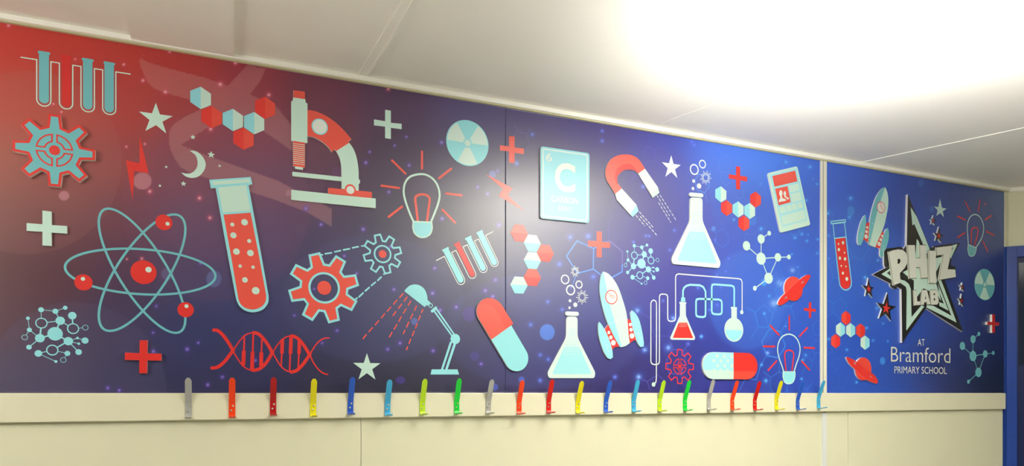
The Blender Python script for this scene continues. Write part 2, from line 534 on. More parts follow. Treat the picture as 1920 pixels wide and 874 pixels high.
CPA[:, 4] = np.clip(CPA[:, 4]+_w*26*(CPA[:, 4] > 60), 0, 240); CPA[:, 3] += _w*12

def disc_ov(A, X, Y, cx, cy, rx, ry, col, al, soft=1.2):
    d = np.sqrt(((X-cx)/rx)**2+((Y-cy)/ry)**2)
    w = np.clip((1-d)*min(rx, ry)/soft+0.5, 0, 1)*al
    A += (np.array(col, float)-A)*w[:, None]
def glow_ov(A, X, Y, cx, cy, r, core, halo, al=0.9):
    dx = (X-cx); dy = (Y-cy); m = (abs(dx) < 4*r) & (abs(dy) < 4*r)
    if not m.any(): return
    d = np.sqrt(dx[m]**2+dy[m]**2)
    w = np.exp(-(d/(r*0.95))**2)*al*0.8; B = A[m]; B = B+(np.array(halo, float)-B)*w[:, None]
    w = np.exp(-(d/(r*0.42))**2)*al; B = B+(np.array(core, float)-B)*w[:, None]; A[m] = B
def poly_ov(A, X, Y, pts, col, al):
    ins = np.zeros(len(X), bool); n = len(pts)
    for i in range(n):
        x1, y1 = pts[i]; x2, y2 = pts[(i+1) % n]
        if y1 == y2: continue
        c = ((y1 > Y) != (y2 > Y)) & (X < (x2-x1)*(Y-y1)/(y2-y1)+x1)
        ins ^= c
    A[ins] += (np.array(col, float)-A[ins])*al

def pxs(z, L): return [px(z, p) for p in L]
PINK = [(141,111,3),(232,121,4.5),(100,195,3.5),(115,210,3.5),(268,151,5.5),(310,172.6,6),(318,97,4.5),(413,158,7),(441.5,118,6),(504,178,5.5),(395,242,6),
 (237,275,3.5),(271.5,270,3.5),(281,359,5.5),(374,371.6,5.5),(393.5,408.6,5.5),(16,48,5),(266,485,4),(238,486,3),(728,167,5)]
VIO = [(293,574,4),(287,624,4),(376,494,4),(287.5,659,4.5),(202,727.5,5),(223.5,732,5),(351,655,5.5),(371.6,643,4),(389.5,721.7,5.5),(417,707,5),
 (552,591.5,4),(632,620,4.5),(604,643.5,4),(479,676,4.5),(602,421,5),(681,430,5.5),(645.5,480,4),(669,513,4),(589,542,3.5),(738.6,543,5),(732,463.5,4),
 (693,285,3.5),(686,305,5),(573.5,391,5.5),(762,257,3.5),(740,273,3.5),(828,267,5),(767,310,4.5),(729,360,4.5),(829,410,5),(895.6,351,4),(914,363.5,4),(933,321,4),
 (811,550,6),(815,503,4.5),(825,582,5.5),(855.6,576,5),(750,643.5,5),(727,655,5),(812,658,5.5),(935,422,5),(929,525,5.5),(910,545,5.5),(924,556,5.5),(902,682.5,5)]
BLU = [(1027,566,5),(995,609,6),(1054,580.6,5),(1013,665.6,5.5),(1028,674,5.5),(1013,713.6,5.5),(998,252,5),(969,306,5.5),(1129,264,5),(1129,245.6,4.5),
 (1206,350,5.5),(1297,265.6,4.5),(1302,272,5),(1343.8,317.5,3),(1264.6,432,4),(1211,442,3.5),(1217,442.6,3.5),(1069.5,445,6),(1103,443,7),(1049,495.6,7),(1112.6,519,7),
 (1153,707,6),(1188,454,4),(1256,469,4),(1366,485,3.5),(1361,509,3.5),(1344,516,3),(1309,540,4.5),(1341,450,3.5),(1352,539,3),(1315,631,5),(1290,645,4.5),(1345,572,4),(1330,581,4),(1243,564,3.5)]
CYA = [(1474,304,4.5),(1519,313,5),(1532,345,3.5),(1512,375.6,4.5),(1427,429,5),(1490.6,446,4.5),(1503.6,439,4.5),(1513,452,4),(1533,449,3.5),(1532,475,3.5),(1515,440,2.5),
 (1442,555,4),(1484.6,477,3),(1496,501,2.5),(1436,714,6),(1510.5,666,4),(1503,710.5,4),(1433,588,4),(1315,631,4),(1428,684,4.5),(1473,612,2.5),(1505,675,4),
 (1595,371.6,6),(1592.6,407.6,5),(1661.6,392,5),(1658,416,4.5),(1646,488,4),(1650,473,3),(1622,520,5),(1552,400,6),(1554,442,3),(1554,485,2.5),
 (1644,578,4),(1625,615,4),(1637,638.5,4),(1664.6,640,3),(1588,656,4),(1606,717,4),(1656,607,3),(1554,636,4),(1525,336,2),(1438,330,2),(1426,345,2.2),(1388,425,3.5),(1376,412,3.5)]
HALO = [(1195,582.4,8),(1209,656,8),(1197.6,707,9),(1486,507,9),(1462,531,13),(1451,569,15),(1439,662,7),(1253,652,8),(1262,597,8),(1551,601,0.1)]

def backdrop(X, Y):
    W = np.zeros(len(X)); A = np.zeros((len(X), 3))
    for x, y, r, g, b in CPA:
        w = np.exp(-(((X-x)/62.0)**2+((Y-y)/52.0)**2)*0.8) + 1e-9
        W += w; A += w[:, None]*np.array((r, g, b))
    A /= W[:, None]
    # large faint discs
    disc_ov(A, X, Y, 50, 305, 178, 172, (168, 120, 110), 0.17, 2)
    disc_ov(A, X, Y, 405, 385, 176, 180, (130, 70, 110), 0.16, 2)
    disc_ov(A, X, Y, 440, 350, 170, 150, (130, 60, 110), 0.10, 2)
    disc_ov(A, X, Y, 140, 735, 172, 168, (100, 96, 130), 0.20, 2)
    disc_ov(A, X, Y, 700, 560, 170, 120, (76, 84, 140), 0.22, 8)
    disc_ov(A, X, Y, 1020, 620, 190, 110, (74, 84, 160), 0.22, 8)
    disc_ov(A, X, Y, 1400, 563, 72, 93, (66, 116, 214), 0.42, 8)
    disc_ov(A, X, Y, 1590, 450, 50, 80, (66, 112, 214), 0.22, 4)
    disc_ov(A, X, Y, 1620, 510, 90, 110, (60, 116, 220), 0.22, 12)
    disc_ov(A, X, Y, 1240, 430, 100, 150, (80, 60, 150), 0.18, 10)
    # pale twisted ribbon at the upper left
    rib = pxs('C', [(300,130),(225,175),(186,215),(182,250),(200,310),(240,400),(300,465),(400,500),(595,555),(700,628),(560,690),(470,750),(430,800),(420,870),(430,950),(470,1040),
        (520,1110),(600,1157),(770,1207),(1080,1307),(1311,1382),(1560,1480),(1760,1600),(1760,1450),(1311,1217),(800,1037),(520,927),(735,787),(900,720),(1120,760),(1311,890),(1480,1010),(1480,830),
        (1311,620),(1088,510),(1180,390),(1215,298),(1065,270),(905,440),(700,370),(500,320),(240,245),(195,215),(230,170)])
    poly_ov(A, X, Y, rib, (196, 142, 136), 0.42)
    poly_ov(A, X, Y, pxs('C', [(330,800),(640,650),(735,787),(600,880),(420,870),(380,780)]), (188,140,130), 0.0)
    poly_ov(A, X, Y, [(1824,352),(1846,356),(1866,400),(1882,452),(1882,362)], (96,122,180), 0.22)
    poly_ov(A, X, Y, [(1800,440),(1848,440),(1862,520),(1810,560),(1790,500)], (70,90,170), 0.14)
    # hard-edged bubbles
    for cx, cy, r, col, al in [(120,367,9,(190,124,138),.85),(267,339.5,16,(190,124,138),.8),(314,514,11,(104,96,140),.75),(401,523,15.5,(92,104,160),.75),
        (541,362,6,(170,120,140),.8),(633,325,12,(110,60,130),.4),(777,603,6.5,(84,104,178),.9),(880,589,14,(72,56,140),.85),(890,668,9,(70,62,140),.8),(1026,623,15,(74,120,215),.95),
        (978,712,6,(78,100,200),.9),(928,726,6.5,(74,90,195),.8),(923.5,327,7,(110,116,200),.8),(1411,413,10,(60,116,215),.9),(1338,429,5,(76,140,225),.8),(1432.5,530,6.5,(60,150,235),.9)]:
        disc_ov(A, X, Y, cx, cy, r*(1.08 if cx < 400 else .93 if cx < 1200 else .8), r, col, al, 1.6)
    disc_ov(A, X, Y, 751, 713, 9, 7, (66,50,140), .8, 1.6)
    for cx, cy, rx, ry, col, al in [(1595.5,396,6.5,9.5,(60,132,220),.95),(1654.7,677,5,7,(58,140,228),.95),(1727,343,5,7,(56,108,196),.9),(1746.7,392,4.5,6.5,(50,104,190),.9),
        (1802.5,609,8,12,(34,62,146),.8)]:
        disc_ov(A, X, Y, cx, cy, rx, ry, col, al, 1.6)
    for x, y, r in PINK: glow_ov(A, X, Y, x, y, r*1.1, (250,205,205), (206,70,110), .9)
    for x, y, r in VIO: glow_ov(A, X, Y, x, y, r*1.1, (175,150,235), (92,60,185), .85)
    for x, y, r in BLU: glow_ov(A, X, Y, x, y, r, (100,140,235), (82,96,215), .85)
    for x, y, r in CYA: glow_ov(A, X, Y, x, y, r*.85, (110,205,255), (64,150,240), .95)
    for x, y, r in HALO: glow_ov(A, X, Y, x, y, r, (150,190,250), (70,116,220), .8)
    glow_ov(A, X, Y, 1847, 383, 3, (230,120,140), (200,60,90), .9)
    return np.clip(A, 0, 255)

printm = bpy.data.materials.new('printed_mural_laminate'); printm.use_nodes = True
_nt = printm.node_tree; _b = _nt.nodes['Principled BSDF']; _b.inputs['Roughness'].default_value = 0.4
_b.inputs['Specular IOR Level'].default_value = 0.15; _b.inputs['Coat Weight'].default_value = 1.0; _b.inputs['Coat Roughness'].default_value = 0.31; _b.inputs['Coat IOR'].default_value = 1.65
_at = _nt.nodes.new('ShaderNodeAttribute'); _at.attribute_name = 'print'
_nt.links.new(_at.outputs['Color'], _b.inputs['Base Color'])

def make_panel(name, label, s0, s1):
    h0, h1 = EYE, HT
    st = 0.0031
    nx, nz = int((s1-s0)/st)+1, int((h1-h0)/st)+1
    ss = np.linspace(s0, s1, nx+1); hh = np.linspace(h0, h1, nz+1)
    Sg, Hg = np.meshgrid(ss, hh); Sg = Sg.ravel(); Hg = Hg.ravel()
    n = len(Sg)
    co = np.stack([Sg-s0, np.zeros(n), Hg-h0], 1)
    # back edge ring so the board has thickness
    X = P0.x+Sg*D.x; Y = P0.y+Sg*D.y
    pxx = CX+F*X/Y; pyy = HY-F*(Hg-EYE)/Y
    col = backdrop(pxx, pyy)/255.0
    coll = np.where(col <= 0.04045, col/12.92, ((col+0.055)/1.055)**2.4)
    i = np.arange(nx*nz); r = i//nx; cc = i % nx; v = r*(nx+1)+cc
    quads = np.stack([v, v+1, v+nx+2, v+nx+1], 1)
    bk = n
    ring = list(range(0, nx+1)) + [k*(nx+1)+nx for k in range(1, nz+1)] + [nz*(nx+1)+k for k in range(nx-1, -1, -1)] + [k*(nx+1) for k in range(nz-1, 0, -1)]
    ring = np.array(ring); m = len(ring)
    co2 = co[ring].copy(); co2[:, 1] = 0.005
    j = np.arange(m); sq = np.stack([ring[j], bk+j, bk+(j+1) % m, ring[(j+1) % m]], 1)
    co = np.concatenate([co, co2]); quads = np.concatenate([quads, sq[:, ::-1]])
    coll = np.concatenate([coll, coll[ring]])
    me = bpy.data.meshes.new(name)
    me.vertices.add(len(co)); me.vertices.foreach_set('co', co.ravel())
    nq = len(quads)
    me.loops.add(nq*4); me.loops.foreach_set('vertex_index', quads.ravel().astype(np.int32))
    me.polygons.add(nq); me.polygons.foreach_set('loop_start', (np.arange(nq)*4).astype(np.int32))
    me.update(calc_edges=True); me.validate()
    at = me.color_attributes.new('print', 'FLOAT_COLOR', 'POINT')
    at.data.foreach_set('color', np.concatenate([coll, np.ones((len(coll), 1))], 1).ravel())
    me.materials.append(printm)
    o = bpy.data.objects.new(name, me); C.objects.link(o)
    o.matrix_world = WALLM @ Matrix.Translation((s0, 0, h0))
    o['label'] = label; o['category'] = 'mural panel'; o['group'] = 'printed science mural boards above the coat rail'
    return {'obj': o, 's0': s0, 'h0': h0}

PL = make_panel('mural_panel', 'glossy mural board fading from red to dark navy, left of the thin seam', S(-420), S(948)-0.0002)
PM = make_panel('mural_panel', 'glossy purple to blue mural board between the thin seam and the cream joint strip', S(948)+0.0002, S(1537.3))
PR = make_panel('mural_panel', 'bright blue mural board right of the cream joint strip, next to the door', S(1548.8), S(1882.6))

# ------------------------------------------------------------------ printed molecular line work (background of the artwork)
def lines(panel, name, label, colr, items):
    sh = []
    for z, w, pts in items: sh += Pen(z).segs(list(zip(pts[:-1], pts[1:])), w*ZM[z][2])
    T = Thing(name, label, panel=panel, base=tuple(sh[0][0][0]))
    o = T.body(sh, colr); o.location.y = 0.0002; o['kind'] = 'stuff'
    return T
lines(PM, 'printed_molecule_outline', 'pale lilac hexagon lines behind the small red plus', 'lgrey', [
 ('Q', .8, [(270,110),(305,68),(380,90),(408,178),(370,235)]), ('Q', .7, [(305,68),(280,0)]), ('Q', .7, [(380,90),(418,45)]), ('Q', .7, [(365,255),(390,320)]),
 ('Q', .7, [(220,250),(235,270),(215,342)])])
lines(PM, 'printed_molecule_outline', 'thick light blue pentagon and hexagon lines beside the rocket nose', 'lblue', [
 ('R', 2.6, [(942,572),(780,615),(668,440),(775,283),(945,362),(942,572),(1020,632)]), ('R', 1.6, [(765,640),(712,770)]), ('R', 2.6, [(1130,660),(1237,598),(1238,530)]), ('R', 2.2, [(945,362),(970,350)])])
lines(PM, 'printed_molecule_outline', 'violet hexagon side right of the small red plus', 'lgrey', [
 ('R', 2.6, [(1070,290),(1115,288),(1240,392),(1238,530)]), ('R', 1.0, [(1095,285),(1095,85)])])
lines(PM, 'printed_molecule_outline', 'thin violet pentagon and hexagon above the magnet', 'lpurple', [
 ('S', 1.2, [(470,138),(410,103),(370,160),(408,236),(470,218),(470,138),(525,110),(580,160),(578,235)]), ('S', 1.2, [(470,218),(530,267),(548,262)]),
 ('S', 1, [(525,110),(525,30)]), ('S', 1, [(408,236),(390,280)]), ('S', .8, [(295,310),(305,350),(335,355)]), ('S', .8, [(305,350),(265,405)]), ('S', .8, [(90,725),(90,870)]),
 ('S', 1.2, [(755,578),(705,573),(690,498),(735,465),(755,490)]), ('S', 1.0, [(690,498),(640,468)]), ('S', 1.0, [(705,573),(668,627)])])
lines(PM, 'printed_molecule_outline', 'blue pentagon lines over the mouth of the large flask', 'lblue', [
 ('S', 1.6, [(830,335),(905,350),(918,430),(880,487),(818,465),(800,385),(830,335)]), ('S', 1.0, [(880,487),(905,560)]), ('S', 1.4, [(905,350),(928,305)])])
lines(PM, 'printed_molecule_outline', 'fine blue hexagons above and below the red plus near the phone', 'lblue', [
 ('U', .7, [(455,10),(500,14),(525,75),(500,130),(450,130),(418,70),(455,10)]), ('U', .6, [(450,130),(440,190),(480,230),(520,205)]), ('U', .6, [(545,290),(570,330),(615,315),(610,262)]), ('U', .6, [(615,315),(660,365)])])
lines(PM, 'printed_molecule_outline', 'blue hexagon chain between the large flask and the white molecule', 'lfaint', [
 ('U', 1.1, [(455,553),(500,598),(500,660),(455,692),(405,655),(405,580),(455,553)]), ('U', .9, [(455,553),(455,490)]), ('U', .9, [(405,580),(355,555)]), ('U', .9, [(405,655),(385,662)]),
 ('U', 1.1, [(615,650),(630,588),(690,595),(708,665),(670,700)]), ('U', 1.0, [(690,595),(755,590)])])
lines(PM, 'printed_molecule_outline', 'blue hexagon lines around the printed phone', 'lfaint', [
 ('X', 1.0, [(380,95),(375,70),(425,28),(462,75)]), ('X', 1.0, [(425,28),(422,0)]), ('X', 1.0, [(527,0),(525,60)]), ('X', 1.3, [(355,465),(308,438),(252,497),(270,598),(342,630),(385,590)]),
 ('Y', 1.2, [(232,90),(272,0)]), ('Y', 1.2, [(345,45),(350,150),(280,172),(232,120)]), ('X', 1.0, [(755,205),(715,205),(710,262),(660,278)]), ('X', 1.0, [(710,262),(757,305)]),
 ('X', 1.2, [(765,680),(737,703),(692,650),(650,612)]), ('X', 1.2, [(692,650),(710,590),(765,600)])])
lines(PM, 'printed_molecule_outline', 'bright cyan hexagon corner just below the phone', 'lcyan', [('X', 1.6, [(490,650),(505,683),(560,683),(583,630)])])
lines(PM, 'printed_molecule_outline', 'bright blue hexagon lines behind the red ringed planet', 'lcyan', [
 ('Y', 1.9, [(440,492),(430,487),(357,595),(390,735),(500,755),(535,700)]), ('Y', 1.3, [(430,487),(385,360)]), ('Y', 1.3, [(550,480),(585,425)]), ('Y', 1.3, [(500,755),(535,874)]),
 ('Y', 1.5, [(95,763),(175,805),(257,737),(335,815),(320,874)]), ('Y', 1.4, [(335,815),(388,735)]), ('Y', 1.5, [(175,805),(185,874)])])
lines(PM, 'printed_molecule_outline', 'bright blue hexagon chain behind the printed light bulb with red rays', 'lcyan', [
 ('AA', 1.6, [(630,35),(665,180),(780,183),(815,45)]), ('AA', 1.2, [(665,180),(595,292)]), ('AA', 1.2, [(727,45),(775,190)]), ('AA', 2.4, [(780,200),(895,232),(942,378),(870,497),(750,475),(700,335),(780,200)]),
 ('AA', 1.5, [(895,232),(965,120)]), ('AA', 1.4, [(750,475),(690,570),(645,720),(575,718)]), ('AA', 1.1, [(715,640),(790,697),(880,640),(915,665)]), ('AA', 1.1, [(790,697),(793,830),(818,848)]),
 ('AA', 1.1, [(880,640),(875,500)]), ('AA', 1.1, [(525,725),(465,848)]), ('AA', .9, [(1295,118),(1275,110),(1215,165),(1243,262),(1293,260)]),
 ('AA', .9, [(1293,330),(1245,315),(1205,385),(1245,455),(1293,440)]), ('AA', .9, [(1245,455),(1220,530),(1195,610),(1150,600),(1125,530),(1170,485),(1220,530)]), ('AA', .8, [(1150,600),(1105,665)]),
 ('II', 1.0, [(980,220),(900,318),(850,298)]), ('II', 1.0, [(900,318),(905,352)]), ('II', 1.2, [(600,240),(600,335),(575,352)]), ('II', 1.2, [(600,335),(625,352)])])
lines(PM, 'printed_molecule_outline', 'violet hexagon lines behind the tall white glass pipe', 'lpurple', [
 ('W', 1.3, [(0,325),(72,372),(102,495),(205,495),(233,380),(150,305),(72,372)]), ('W', 1.2, [(102,495),(38,590)]), ('W', 1.4, [(205,495),(235,590),(310,600),(342,550)]),
 ('W', 1.8, [(235,590),(188,665),(205,760),(290,770),(325,680),(310,600)]), ('W', 1.2, [(0,800),(52,820),(125,770),(170,810)]), ('W', 1.2, [(52,820),(68,874)]), ('W', 1.1, [(290,770),(315,860)])])
lines(PR, 'printed_molecule_outline', 'faint hexagon and pentagon outline high beside the cream joint strip', 'lfaint', [
 ('HH', .9, [(180,40),(228,62),(235,145),(193,187),(138,155),(132,78),(180,40)]), ('HH', .8, [(235,145),(285,180)]), ('HH', .8, [(138,155),(103,210),(145,278),(190,270),(193,187)])])
lines(PR, 'printed_molecule_outline', 'bright blue hexagon lines between the printed tube and the small rocket', 'lcyan', [
 ('HH', 1.2, [(97,470),(118,447),(158,490),(150,540),(100,545)]), ('HH', 1.0, [(303,524),(330,600)]), ('BB', 1.9, [(235,450),(230,490),(258,575),(330,598),(375,520),(368,485)]), ('BB', 1.1, [(330,598),(357,700)]),
 ('BB', 1.4, [(258,575),(240,610)]), ('BB', 1.3, [(145,595),(100,632),(122,725),(165,730)]), ('BB', 1.1, [(122,725),(83,795)]), ('BB', .8, [(168,800),(168,874)])])
lines(PR, 'printed_molecule_outline', 'blue hexagon chain left of the red and mint hexagons', 'lcyan', [
 ('CC', 1.2, [(98,12),(160,42),(218,0),(277,48),(277,110)]), ('CC', 1.2, [(160,42),(160,130),(225,188)]), ('CC', 1.1, [(160,130),(98,165)]), ('CC', .9, [(145,440),(145,485),(98,515)])])
lines(PR, 'printed_molecule_outline', 'faint pentagon chain below the red and mint hexagons', 'lfaint', [
 ('CC', .8, [(145,485),(165,543),(215,550),(220,622),(180,655),(142,600),(165,543)]), ('CC', .8, [(215,550),(252,518)]), ('CC', .8, [(180,655),(207,710),(265,700),(288,765),(245,820),(203,790),(207,710)]),
 ('CC', .9, [(203,790),(155,825),(155,848)]), ('CC', .9, [(245,820),(248,848)])])
lines(PR, 'printed_molecule_outline', 'faint blue hexagon lines right under the black star', 'dimblue', [
 ('FF', .9, [(590,5),(635,45),(700,0)]), ('FF', .8, [(635,45),(635,200)]), ('FF', .9, [(790,0),(845,40),(860,0)]), ('FF', .8, [(845,40),(915,180),(1018,115),(1020,0)]), ('FF', .8, [(1018,115),(1110,205)])])

# ------------------------------------------------------------------ motif drawing functions (return dict of shapes)
def base_of(shapes):
    xs = [p[0] for sh in shapes for p in sh[0]]; ys = [p[1] for sh in shapes for p in sh[0]]
    return ((min(xs)+max(xs))/2, min(ys))

def motif(name, label, panel, face, shapes, subs=()):
    T = Thing(name, label, panel=panel, base=base_of(shapes))
    T.body(shapes, face)
    for k, sb in enumerate(subs):
        nm, sh, col = sb[:3]
        T.part(nm, sh, col, level=(sb[3] if len(sb) > 3 else k+1))
    return T

# --- test-tube racks
def rack_shapes(xf=None):
    P = Pen('A', xf=xf)
    path = [P.pt((192,231)), P.pt((335,253))]
    for (xl, yl, xr, yr) in ((335,612,463,628), (541,640,662,656), (738,665,860,682), (935,690,1055,707)):
        a, b = P.pt((xl, yl)), P.pt((xr, yr))
        cx, cy = (a[0]+b[0])/2, (a[1]+b[1])/2; vx, vy = (a[0]-b[0])/2, (a[1]-b[1])/2
        # half turn going below: rotate from a through the bottom to b
        for i in range(0, 13):
            t = math.pi*i/12
            path.append((cx+vx*math.cos(t)-vy*math.sin(t)*1, cy+vy*math.cos(t)+vx*math.sin(t)*1) if True else None)
        nxt = {463:[(464,271),(541,284)], 662:[(663,303),(738,315)], 860:[(860,334),(935,346)], 1055:[(1055,364),(1185,384)]}[xr]
        path += [P.pt(q) for q in nxt]
    line = stroke(path, 10*P.k((600,450)))
    tubes = []
    for (l, r, yt, yr, lipl, lipr, ly, yb, ybr) in ((355,447,190,205,343,460,170,605,618), (563,645,228,238,548,658,205,640,650), (756,842,255,270,743,855,234,662,672), (951,1038,285,298,942,1050,266,690,700)):
        L = [P.pt(q) for q in ((lipl,ly+12),(lipl+8,ly),(lipr-8,ly+17),(lipr,ly+27),(lipr-5,ly+38),(r,yr+6))]
        a, b = P.pt((r, ybr)), P.pt((l, yb)); cx, cy = (a[0]+b[0])/2, (a[1]+b[1])/2; vx, vy = (a[0]-b[0])/2, (a[1]-b[1])/2
        for i in range(0, 13):
            t = -math.pi*i/12; L.append((cx+vx*math.cos(t)-vy*math.sin(t), cy+vy*math.cos(t)+vx*math.sin(t)))
        L += [P.pt(q) for q in ((l,yt+6),(lipl+5,ly+26))]
        tubes.append([[L]])
    return line, tubes
def rack(label, panel, lc, xf=None):
    line, tubes = rack_shapes(xf)
    T = motif('printed_tube_rack', label, panel, lc, line)
    for i, tb in enumerate(tubes): T.part('test_tube', tb, 'deepred' if i == 1 else 'teal' if xf is None else 'sky')
rack('printed rack of three teal and one red test tube in the red upper left corner', PL, 'mint')
pa = Pen('A'); po = Pen('O')
rack('tilted printed rack with one red and three light blue test tubes', PL, 'white', Sim(pa.pt((192,231)), pa.pt((1185,384)), po.pt((105,458)), po.pt((725,142))))

# --- round clusters of bubbles (small molecule web)
def web(label, panel, xf=None, col='sky'):
    P = Pen('G', xf=xf)
    nd = {'a':(293,159,24),'b':(431,174,25),'c':(526,140,19.5),'d':(478,265,40),'e':(594,216,36),'f':(429,391,65),'g':(167,241,16),'h':(181,353,21),'i':(282,433,41),'j':(177,520,23),
     'k':(556,462,40),'l':(644,432,12),'m':(657,486,12),'n':(717,456,30),'o':(655,567,28),'p':(547,580,25),'q':(267,580,32),'r':(436,658,13)}
    rg = {'A':(297,288,47,10),'B':(602,341,47,10),'C':(720,331,24,5),'D':(136,425,24,5),'E':(402,548,47,11),'F':(508,643,24,5)}
    sh = []
    for x, y, r in nd.values(): sh += P.disc(x, y, r, 28)
    for x, y, r, w in rg.values(): sh += P.ring(x, y, r, w, 28)
    for e, w in (('ab',5),('bc',5),('bd',8),('aA',5),('Ad',8),('dB',8),('eB',12),('BC',5),('df',14),('Ai',14),('fi',14),('gh',5),('hD',5),('hi',6),('ij',8),('fk',14),('kl',6),('ln',6),
                 ('km',6),('ko',8),('kE',12),('Ep',6),('Eq',8),('qr',6),('pF',5)):
        pts = []
        for ch, oth in ((e[0], e[1]), (e[1], e[0])):
            q = nd.get(ch) or rg.get(ch); c = P.pt(q[:2])
            if ch in rg:
                o = nd.get(oth) or rg.get(oth); o = P.pt(o[:2]); l = math.hypot(o[0]-c[0], o[1]-c[1]); k = q[2]*P.k(q[:2])/l
                c = (c[0]+(o[0]-c[0])*k, c[1]+(o[1]-c[1])*k)
            pts.append(c)
        sh += stroke(pts, w*P.k((430,390)), False, False)
    return motif('printed_molecule_web', label, panel, col, sh)
web('teal web of linked bubbles in the lower left corner of the mural', PL)
pg = Pen('G'); pv = Pen('V')
web('small pale web of linked bubbles left of the large flask', PM, Sim(pg.pt((293,159)), pg.pt((655,567)), pv.pt((196,208)), pv.pt((441,610))), 'sky')

# --- six-ball molecules
def balls(label, panel, col, xf=None):
    P = Pen('Y', xf=xf); sh = []
    nd = [(228,316,55),(95,199,43),(228,137,42),(302,85,22),(381,304,38),(481,301,22),(296,495,50),(171,586,22)]
    for x, y, r in nd: sh += P.disc(x, y, r, 32)
    for i, j in ((0,1),(0,2),(2,3),(0,4),(4,5),(0,6),(4,6),(6,7)):
        sh += stroke([P.pt(nd[i][:2]), P.pt(nd[j][:2])], 8.5*P.k((228,316)), False, False)
    return motif('printed_molecule', label, panel, col, sh)
balls('pale mint ball-and-stick molecule below the phone', PM, 'mint')
py_ = Pen('Y'); pgg = Pen('GG')
balls('teal ball-and-stick molecule in the lower right corner of the mural', PR, 'teal', Sim(py_.pt((302,85)), py_.pt((171,586)), pgg.pt((236,619)), pgg.pt((192,820))))

# --- stars, moon, bolts, pluses
def star_print(label, panel, z, tips, col='mint'):
    return motif('printed_star', label, panel, col, [[star_tips(Pen(z).loop(tips))]])
star_print('mint five-pointed star beside the red and teal hexagon chain', PL, 'C', [(316,580),(455,690),(402,832),(230,811),(177,652)])
star_print('pale mint star below the end of the red DNA strand and left of the desk lamp foot', PL, 'L', [(111,645),(212,720),(175,842),(48,840),(8,717)])
star_print('white star between the magnet and the large flask', PM, 'S', [(605,180),(683,260),(655,367),(557,355),(528,237)], 'white')
star_print('small mint star above the black raised star, near the door end', PR, 'DD', [(473,66),(510,120),(495,168),(453,160),(440,108)])
mo = Pen('D')
mshape = [[smooth(mo.loop([(593,187),(640,190),(690,225),(720,275),(722,320),(700,365),(660,400),(610,410),(560,397),(523,366)]), False, 5)[:-1] +
           smooth(mo.loop([(523,366),(575,375),(615,365),(645,335),(658,295),(652,250),(635,218),(593,187)]), False, 5)[:-1]]]
motif('printed_moon', 'mint crescent moon among small printed stars', PL, 'mint', mshape)
for x, y, r, lb in ((619,76,22,'small mint star high above the crescent moon'),(769,220,31,'largest of the little mint stars right of the crescent moon'),(838,311,14,'tiny mint star between the moon and the big test tube'),
                 (400,320,14,'tiny mint star left of the crescent moon'),(542,457,23,'small mint star below the crescent moon'),(349,474,13,'tiny mint star beside the pink disc under the moon')):
    motif('printed_star', lb, PL, 'mint', [[star_at(mo.pt((x, y)), r*mo.k((x, y)))]])
motif('printed_lightning_bolt', 'bright red lightning bolt on the red part of the mural', PL, 'red', Pen('D').poly([(183,65),(257,372),(140,352),(125,592),(70,264),(182,290)]))
motif('printed_lightning_bolt', 'coral lightning bolt crossing the thin board seam', PL, 'coral', Pen('Q', ).poly([(50,423),(268,538),(225,593),(365,727),(150,600),(190,545)]))
def plus_print(label, panel, z, pts, col):
    motif('printed_plus', label, panel, col, Pen(z).poly(pts))
plus_print('coral plus crossing the thin board seam near the ceiling', PL, 'Q', [(238,110),(283,113),(283,204),(360,213),(360,258),(283,248),(283,332),(237,327),(237,236),(163,228),(163,185),(238,195)], 'coral')
plus_print('coral plus on the thick light blue pentagon lines', PM, 'R', [(975,184),(1028,190),(1028,292),(1113,300),(1113,356),(1027,350),(1027,453),(976,447),(976,345),(887,338),(888,280),(975,286)], 'coral')
plus_print('red plus above the hexagon chain beside the phone', PM, 'U', [(556,86),(587,91),(587,157),(638,165),(638,201),(587,192),(587,262),(556,257),(556,187),(503,178),(503,146),(556,154)], 'red')
plus_print('small red plus below the raised ringed planet by the joint strip', PM, 'Y', [(663,713),(685,713),(685,772),(726,775),(726,802),(685,797),(683,858),(663,853),(663,795),(618,790),(618,765),(663,768)], 'red')
plus_print('mint plus between the microscope and the round hazard disc', PL, 'J', [(131,81),(165,86),(165,157),(228,163),(228,195),(165,187),(165,252),(131,247),(131,180),(66,172),(66,137),(131,148)], 'mint')

# --- hexagon chains (each hexagon is printed in two tones)
mat('ink_red_light', (232, 78, 62), GL); mat('ink_red_dark', (224, 44, 40), GL)
INK.update({'hexr': (226,46,42), 'hexr2': (230,72,58), 'hext': (146,220,232), 'hext2': (202,232,220)})
def hexchain(label, panel, z, r, cells, flat=False, swap=False):
    P = Pen(z)
    first = [[hexa(P.pt(c[:2]), r*P.k(c[:2]), flat)] for c in cells]
    T = Thing('printed_hexagon_chain', label, panel=panel, base=base_of(first)); T.empty()
    for c in cells:
        ce = P.pt(c[:2]); L = hexa(ce, r*P.k(c[:2]), flat)
        me = T.part('hexagon', [[L]], 'hexr' if c[2] == 'r' else 'hext', level=1)
        a, b = (ce, (ce[0]+1, ce[1])) if flat else ((ce[0], ce[1]+1), ce)
        if swap: a, b = b, a
        H = clip_half(L, a, b)
        T.part('hexagon_light_half', [[H]], 'hexr2' if c[2] == 'r' else 'hext2', level=2, parent=None)
hexchain('chain of red and teal hexagons left of the microscope', PL, 'C', 92, [(683,541,'t'),(773,698,'r'),(947,722,'t'),(1121,748,'t'),(1211,622,'r'),(1034,875,'r')])
hexchain('stack of coral and pale hexagons right of the thin board seam', PM, 'R', 99, [(182,204,'r'),(317,308,'t'),(450,410,'r'),(317,484,'t'),(317,658,'r'),(180,736,'t')], True)
